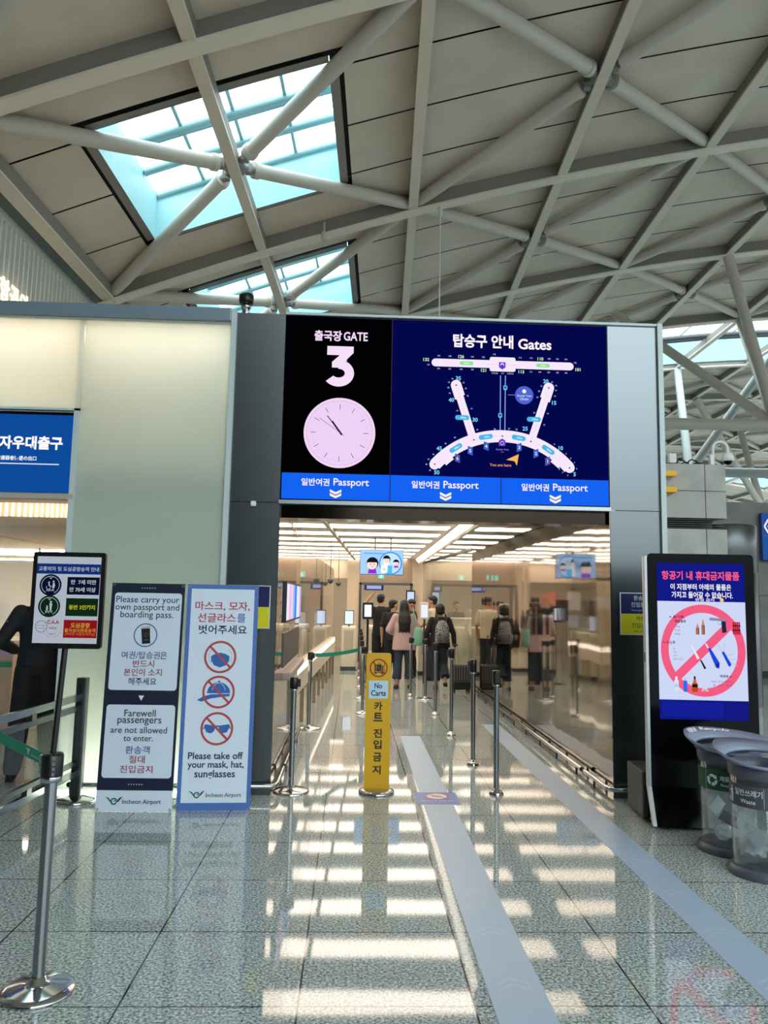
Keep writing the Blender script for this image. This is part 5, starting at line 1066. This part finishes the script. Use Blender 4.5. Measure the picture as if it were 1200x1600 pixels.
def person(label, loc, rz, h, top, bottom, pose=None, top_kind='shirt', bottom_kind='trousers', hair='short', skin=None, shoe='#15151a', top_mat=None, group=None, hair_h='#0d0b0b'):
    s = h / 1.71; P = dict(elL=(-.235, -.03, 1.11), wrL=(-.235, .04, .87), elR=(.235, -.03, 1.11), wrR=(.235, .04, .87), kL=(-.09, .01, .49), aL=(-.095, -.02, .085), kR=(.09, .01, .49), aR=(.095, -.02, .085), turn=0., lean=0.)
    P.update(pose or {}); S = lambda p: Vector(p) * s
    t = thing('person', label, 'person', loc, rz, group); SK = skin or M['skin']
    b = MB()
    loft(b, [(z * s, 0, y * s, rx * s, ry * s) for z, y, rx, ry in ((.86, 0, .13, .085), (.93, 0, .155, .10), (1.0, 0, .15, .098), (1.08, 0, .125, .085), (1.2, .0, .14, .098), (1.3, 0, .16, .105), (1.38, -.005, .155, .088), (1.43, -.005, .10, .065), (1.455, 0, .05, .05))])
    limb(b, [S((0, -.005, 1.40)), S((0, .012, 1.52))], [.056 * s, .052 * s])
    hc = S((0, .02, 1.60)); Q = Matrix.Rotation(P['turn'], 4, 'Z'); H = lambda x, y, z: hc + (Q @ Vector((x * s, y * s, z * s)))
    rot = Matrix.Rotation(P['turn'], 4, 'Z').to_euler()
    b.ell(H(0, 0, .012), (.074 * s, .092 * s, .098 * s), DM, rot); b.ell(H(0, .028, -.05), (.056 * s, .06 * s, .058 * s), DM, rot); b.ell(H(0, .066, -.088), (.026 * s, .024 * s, .02 * s), DM)
    limb(b, [H(0, .09, .012), H(0, .106, -.022)], [.010 * s, .0155 * s])
    b.ell(H(0, .085, -.056), (.024 * s, .012 * s, .008 * s), DM, rot); b.ell(H(0, .081, .026), (.05 * s, .016 * s, .01 * s), DM, rot)
    for e in (-1, 1): b.ell(H(.076 * e, -.004, -.012), (.011 * s, .02 * s, .031 * s), DM, rot)
    for e, el, wr in ((-1, P['elL'], P['wrL']), (1, P['elR'], P['wrR'])):
        sh = S((.172 * e, -.005, 1.385)); limb(b, [S((.1 * e, 0, 1.39)), sh, S(el), S(wr)], [.05 * s, .052 * s, .038 * s, .026 * s])
        d = (S(wr) - S(el)).normalized(); hand(b, S(wr), d, -e if abs(d.z) > .4 else 1)
    for e, k_, a_ in ((-1, P['kL'], P['aL']), (1, P['kR'], P['aR'])):
        k_, a_ = S(k_), S(a_); c_ = k_ + (a_ - k_) * .32 + Vector((0, -.018 * s, 0))
        limb(b, [S((.082 * e, 0, .90)), k_, c_, a_], [.085 * s, .052 * s, .054 * s, .036 * s]); limb(b, [a_ + Vector((0, -.02, -.03)) * s, a_ + Vector((.01 * e, .07, -.045)) * s, a_ + Vector((.012 * e, .13, -.052)) * s], [.038 * s, .036 * s, .028 * s])
    fuse(b, 'body', .0085, t, SK, 4)
    for e in (-1, 1):
        ey = MB(); ey.ell(H(.030 * e, .083, .006), (.012 * s, .008 * s, .0085 * s), pr('#d9d2ca', .3), rot); ey.ell(H(.030 * e, .0895, .006), (.006 * s, .004 * s, .006 * s), pr('#17100d', .3), rot, 10, 8); ey.build('eye', t)
        bw = MB(); bw.ell(H(.032 * e, .088, .034), (.019 * s, .006 * s, .004 * s), M['hair'], rot, 10, 6); bw.build('eyebrow', t)
    mo = MB(); mo.ell(H(0, .0935, -.057), (.022 * s, .006 * s, .0055 * s), pr('#8a4a44', .5), rot, 12, 6); mo.build('mouth', t)
    # clothes
    b = MB(); hem, fl = {'shirt': (.86, 1.0), 'long': (.745, 1.22), 'jacket': (.84, 1.14), 'uniform': (.93, 1.0)}[top_kind]
    R_ = [(1.458, 0, .068, .062), (1.435, -.005, .11, .076), (1.39, -.005, .172, .098), (1.3, 0, .178, .122), (1.2, 0, .166 * fl, .118 * fl), (1.08, 0, .16 * fl, .112 * fl), (1.0, 0, .172 * fl, .118 * fl), (.93, 0, .178 * fl, .122 * fl)] + ([(hem, 0, .19 * fl, .128 * fl)] if hem < .93 else [])
    loft(b, [(z * s, 0, y * s, rx * s, ry * s) for z, y, rx, ry in R_][::-1])
    for e, el, wr in ((-1, P['elL'], P['wrL']), (1, P['elR'], P['wrR'])):
        sh = S((.166 * e, -.005, 1.385)); el, wr = S(el), S(wr)
        end = el + (wr - el) * (.92 if top_kind in ('long', 'jacket', 'uniform') else -.18); lo = .056 if top_kind != 'long' else .066
        if top_kind == 'shirt': limb(b, [sh, sh + (el - sh) * .75], [.07 * s, .062 * s])
        else: limb(b, [sh, el, end], [.07 * s, lo * s, (lo - .012) * s])
    fuse(b, 'jacket' if top_kind in ('jacket', 'uniform') else 'shirt', .0125, t, top_mat or pr(top, .8), 5)
    b = MB(); loft(b, [(z * s, 0, 0, rx * s, ry * s) for z, rx, ry in ((.86, .15, .105), (.93, .172, .116), (1.0, .162, .108), (1.03, .15, .10))])
    for e, k_, a_ in ((-1, P['kL'], P['aL']), (1, P['kR'], P['aR'])):
        k_, a_ = S(k_), S(a_)
        if bottom_kind == 'shorts': limb(b, [S((.085 * e, 0, .90)), k_ + Vector((0, 0, .06)) * s], [.1 * s, .092 * s])
        elif bottom_kind == 'flared': limb(b, [S((.082 * e, 0, .90)), k_], [.1 * s, .076 * s]); e_ = a_ + Vector((0, .01, .10)) * s; b.tube(k_, e_, .076 * s, DM, .095 * s, n=18); b.ell(k_, (.076 * s,) * 3, DM)
        else: limb(b, [S((.082 * e, 0, .90)), k_, k_ + (a_ - k_) * .35 + Vector((0, -.016 * s, 0)), a_ + Vector((0, .0, .01)) * s], [.105 * s, .086 * s, .082 * s, .07 * s])
    fuse(b, 'shorts' if bottom_kind == 'shorts' else 'trousers', .0125, t, pr(bottom, .85), 4)
    for e, a_ in ((-1, S(P['aL'])), (1, S(P['aR']))):
        b = MB(); limb(b, [a_ + Vector((0, -.028, -.038)) * s, a_ + Vector((.01 * e, .06, -.045)) * s, a_ + Vector((.012 * e, .135, -.05)) * s], [.045 * s, .044 * s, .034 * s]); b.box(tuple(a_ + Vector((-.035 + .006 * e, -.065, -.085)) * s), tuple(a_ + Vector((.035 + .012 * e, .16, -.06)) * s), DM)
        fuse(b, 'shoe', .009, t, pr(shoe, .5), 3)
    # hair
    b = MB(); hm = pr(hair_h, .45)
    if hair == 'long':
        b.ell(H(0, -.012, .030), (.092 * s, .104 * s, .102 * s), DM, rot); z0 = hc.z / s
        loft(b, [(z * s, hc.x, y * s, rx * s, ry * s) for z, y, rx, ry in ((1.10, -.135, .045, .02), (1.16, -.145, .10, .032), (1.28, -.145, .128, .04), (1.40, -.12, .12, .05), (1.50, -.055, .10, .07), (1.60, -.03, .095, .085), (1.66, -.02, .08, .08))])
        for k in range(-3, 4): limb(b, [Vector((.03 * k, -.135, 1.2)) * s, Vector((.033 * k, -.135, 1.10 - .02 * (abs(k) % 2))) * s], [.025 * s, .012 * s])
    elif hair == 'bob':
        b.ell(H(0, -.014, .026), (.103 * s, .112 * s, .108 * s), DM, rot); b.ell(H(0, -.035, -.035), (.10 * s, .085 * s, .075 * s), DM, rot)
    elif hair == 'cap':
        b.ell(H(0, -.006, .045), (.086 * s, .103 * s, .078 * s), DM, rot); b.ell(H(0, .085, .055), (.062 * s, .06 * s, .012 * s), DM, rot)
    else:
        b.ell(H(0, -.016, .040), (.083 * s, .099 * s, .086 * s), DM, rot); b.ell(H(0, -.05, -.01), (.074 * s, .055 * s, .07 * s), DM, rot); b.ell(H(0, .05, .075), (.06 * s, .045 * s, .03 * s), DM, rot)
    # keep the face clear of hair
    ho = fuse(b, 'cap' if hair == 'cap' else 'hair', .0095, t, hm, 4)
    return t
JEAN = '#2c3848'
wx, wy = .972, 14.45
person('woman in a loose pink shirt with long black hair walking away', (wx, wy, 0), .0, 1.635, '#bfa3a5', JEAN, dict(elL=(-.30, -.02, 1.13), wrL=(-.20, .17, 1.06), elR=(.25, -.03, 1.12), wrR=(.235, .06, .89), kL=(-.10, .02, .49), aL=(-.135, -.05, .085), kR=(.10, .03, .49), aR=(.12, -.02, .085)), 'long', 'flared', 'long', shoe='#141418')
t = thing('tote_bag', 'pale green tote bag hanging from the pink shirt woman\'s right shoulder', 'bag', (wx, wy, 0))
b = MB(); loft(b, [(.80, .245, -.155, .06, .03), (.83, .25, -.155, .10, .045), (.95, .255, -.155, .098, .046), (1.08, .25, -.15, .075, .032), (1.14, .245, -.15, .06, .02)]); b.mats = [pr('#7fb3a0', .8)]; b.build('pouch', t)
MB().path([(.19, -.155, 1.12), (.185, -.15, 1.25), (.17, -.115, 1.38), (.165, -.05, 1.46), (.17, .04, 1.455), (.21, .10, 1.36)], .012, pr('#6ea28f', .8), 8).build('strap', t)
bx, by = 1.640, 14.35
person('person with black bob hair and black top wheeling a suitcase away', (bx, by, 0), -.04, 1.575, '#0f1013', '#202a38', dict(elL=(-.27, -.03, 1.12), wrL=(-.26, .06, .87), elR=(.27, -.06, 1.12), wrR=(.285, -.10, .87), kL=(-.08, .0, .49), aL=(-.075, -.03, .085), kR=(.09, .06, .50), aR=(.10, -.16, .165)), 'jacket', 'flared', 'bob', shoe='#0f0f12')
t = thing('backpack', 'black and white patterned backpack on the suitcase traveller', 'bag', (bx, by, 0))
b = MB(); loft(b, [(.87, .02, -.185, .115, .05), (.90, .02, -.19, .135, .068), (1.05, .02, -.19, .135, .072), (1.18, .02, -.185, .115, .06), (1.26, .02, -.175, .07, .04), (1.28, .02, -.17, .03, .02)]); b.mats = [mottled('speckled_fabric', '#141418', '#b4b3b8', 55, .8, 2)]; b.build('pouch', t)
b = MB(); loft(b, [(.90, .02, -.245, .09, .025), (.93, .02, -.25, .10, .032), (1.02, .02, -.25, .10, .032), (1.05, .02, -.245, .085, .02)]); b.mats = [mottled('speckled_fabric_dark', '#101014', '#87868c', 60, .8, 2)]; b.build('front_pocket', t)
for e in (-1, 1): MB().path([(.02 + .07 * e, -.14, 1.24), (.02 + .085 * e, -.10, 1.36), (.01 + .09 * e, .0, 1.415), (.02 + .09 * e, .115, 1.30), (.02 + .10 * e, .09, 1.10)], .014, M['black'], 8).build('strap', t)
t = thing('suitcase', 'black ribbed hard shell suitcase on wheels beside the right mirror wall', 'suitcase', (1.985, 14.0, 0), .05)
b = MB(); b.box((-.17, -.12, .055), (.17, .12, .22), M['black'], .03); b.build('lower_shell', t)
b = MB(); b.box((-.17, -.12, .20), (.17, .12, .50), pr('#2b2b2d', .4), .035)
for k in range(7): b.box((-.145 + .0455 * k, -.130, .225), (-.145 + .0455 * k + .018, -.118, .475), pr('#6d6a66', .35), .005)
b.build('upper_shell', t)
for x in (-.13, .13):
    for y in (-.09, .09): MB().tube((x - .012, y, .028), (x + .012, y, .028), .028, M['rubber'], n=12).build('wheel', t)
b = MB(); 
for x in (-.09, -.02): b.path([(x, .07, .48), (x - .03, .10, .84)], .006, M['chrome'], 6)
b.path([(-.135, .10, .84), (-.035, .10, .84)], .014, M['black'], 8); b.build('pull_handle', t)
person('man in black shirt and shorts with arm raised, left of the pink shirt woman', (.60, 16.2, 0), .1, 1.76, '#101114', '#15161b', dict(elL=(-.34, .05, 1.50), wrL=(-.20, .10, 1.66), turn=-.5), 'shirt', 'shorts', 'short')
person('dark haired man in black half hidden behind the pink shirt woman', (.82, 15.5, 0), -.15, 1.64, '#17181c', '#121317', dict(turn=-.9), 'shirt', 'trousers', 'short')
person('guard in dark uniform facing left beside the white tablet', (1.30, 16.75, 0), PI / 2 + .1, 1.66, '#12141a', '#0e0f13', dict(elL=(-.22, .05, 1.12), wrL=(-.12, .25, 1.12)), 'uniform', 'trousers', 'cap')
person('man in a cream shirt with dark hair waiting by the white tablet', (1.68, 16.0, 0), .75, 1.735, '#d8cdb4', '#2a3340', dict(turn=.4, elL=(-.24, .02, 1.12), wrL=(-.14, .2, 1.08)), 'shirt', 'trousers', 'short')
person('clerk seen as a dark silhouette behind the long white counter', (2.47, 18.3, 0), PI + .4, 1.64, '#3a4046', '#22252a', None, 'shirt', 'trousers', 'short')
ox, oy = -2.80, 7.06
t = person('officer in a black uniform standing behind the poster stand at the left', (ox, oy, 0), .30, 1.80, '#0d0f17', '#0b0c10', dict(elL=(-.30, -.06, 1.14), wrL=(-.20, .15, 1.06), elR=(.27, -.06, 1.12), wrR=(.29, .0, .86), kL=(-.12, .02, .49), aL=(-.15, .0, .085), kR=(.10, .0, .49), aR=(.13, -.04, .085)), 'uniform', 'trousers', 'short')
b = MB(); b.box((-.275, -.075, 1.355), (-.22, -.066, 1.385), pr('#b9c0c8', .6)); b.build('sleeve_patch', t)
person('person with black hair behind the white topped desk at the far left', (-4.1, 11.3, 0), PI, 1.60, '#1b1c20', '#1b1c20', None, 'shirt', 'trousers', 'short')
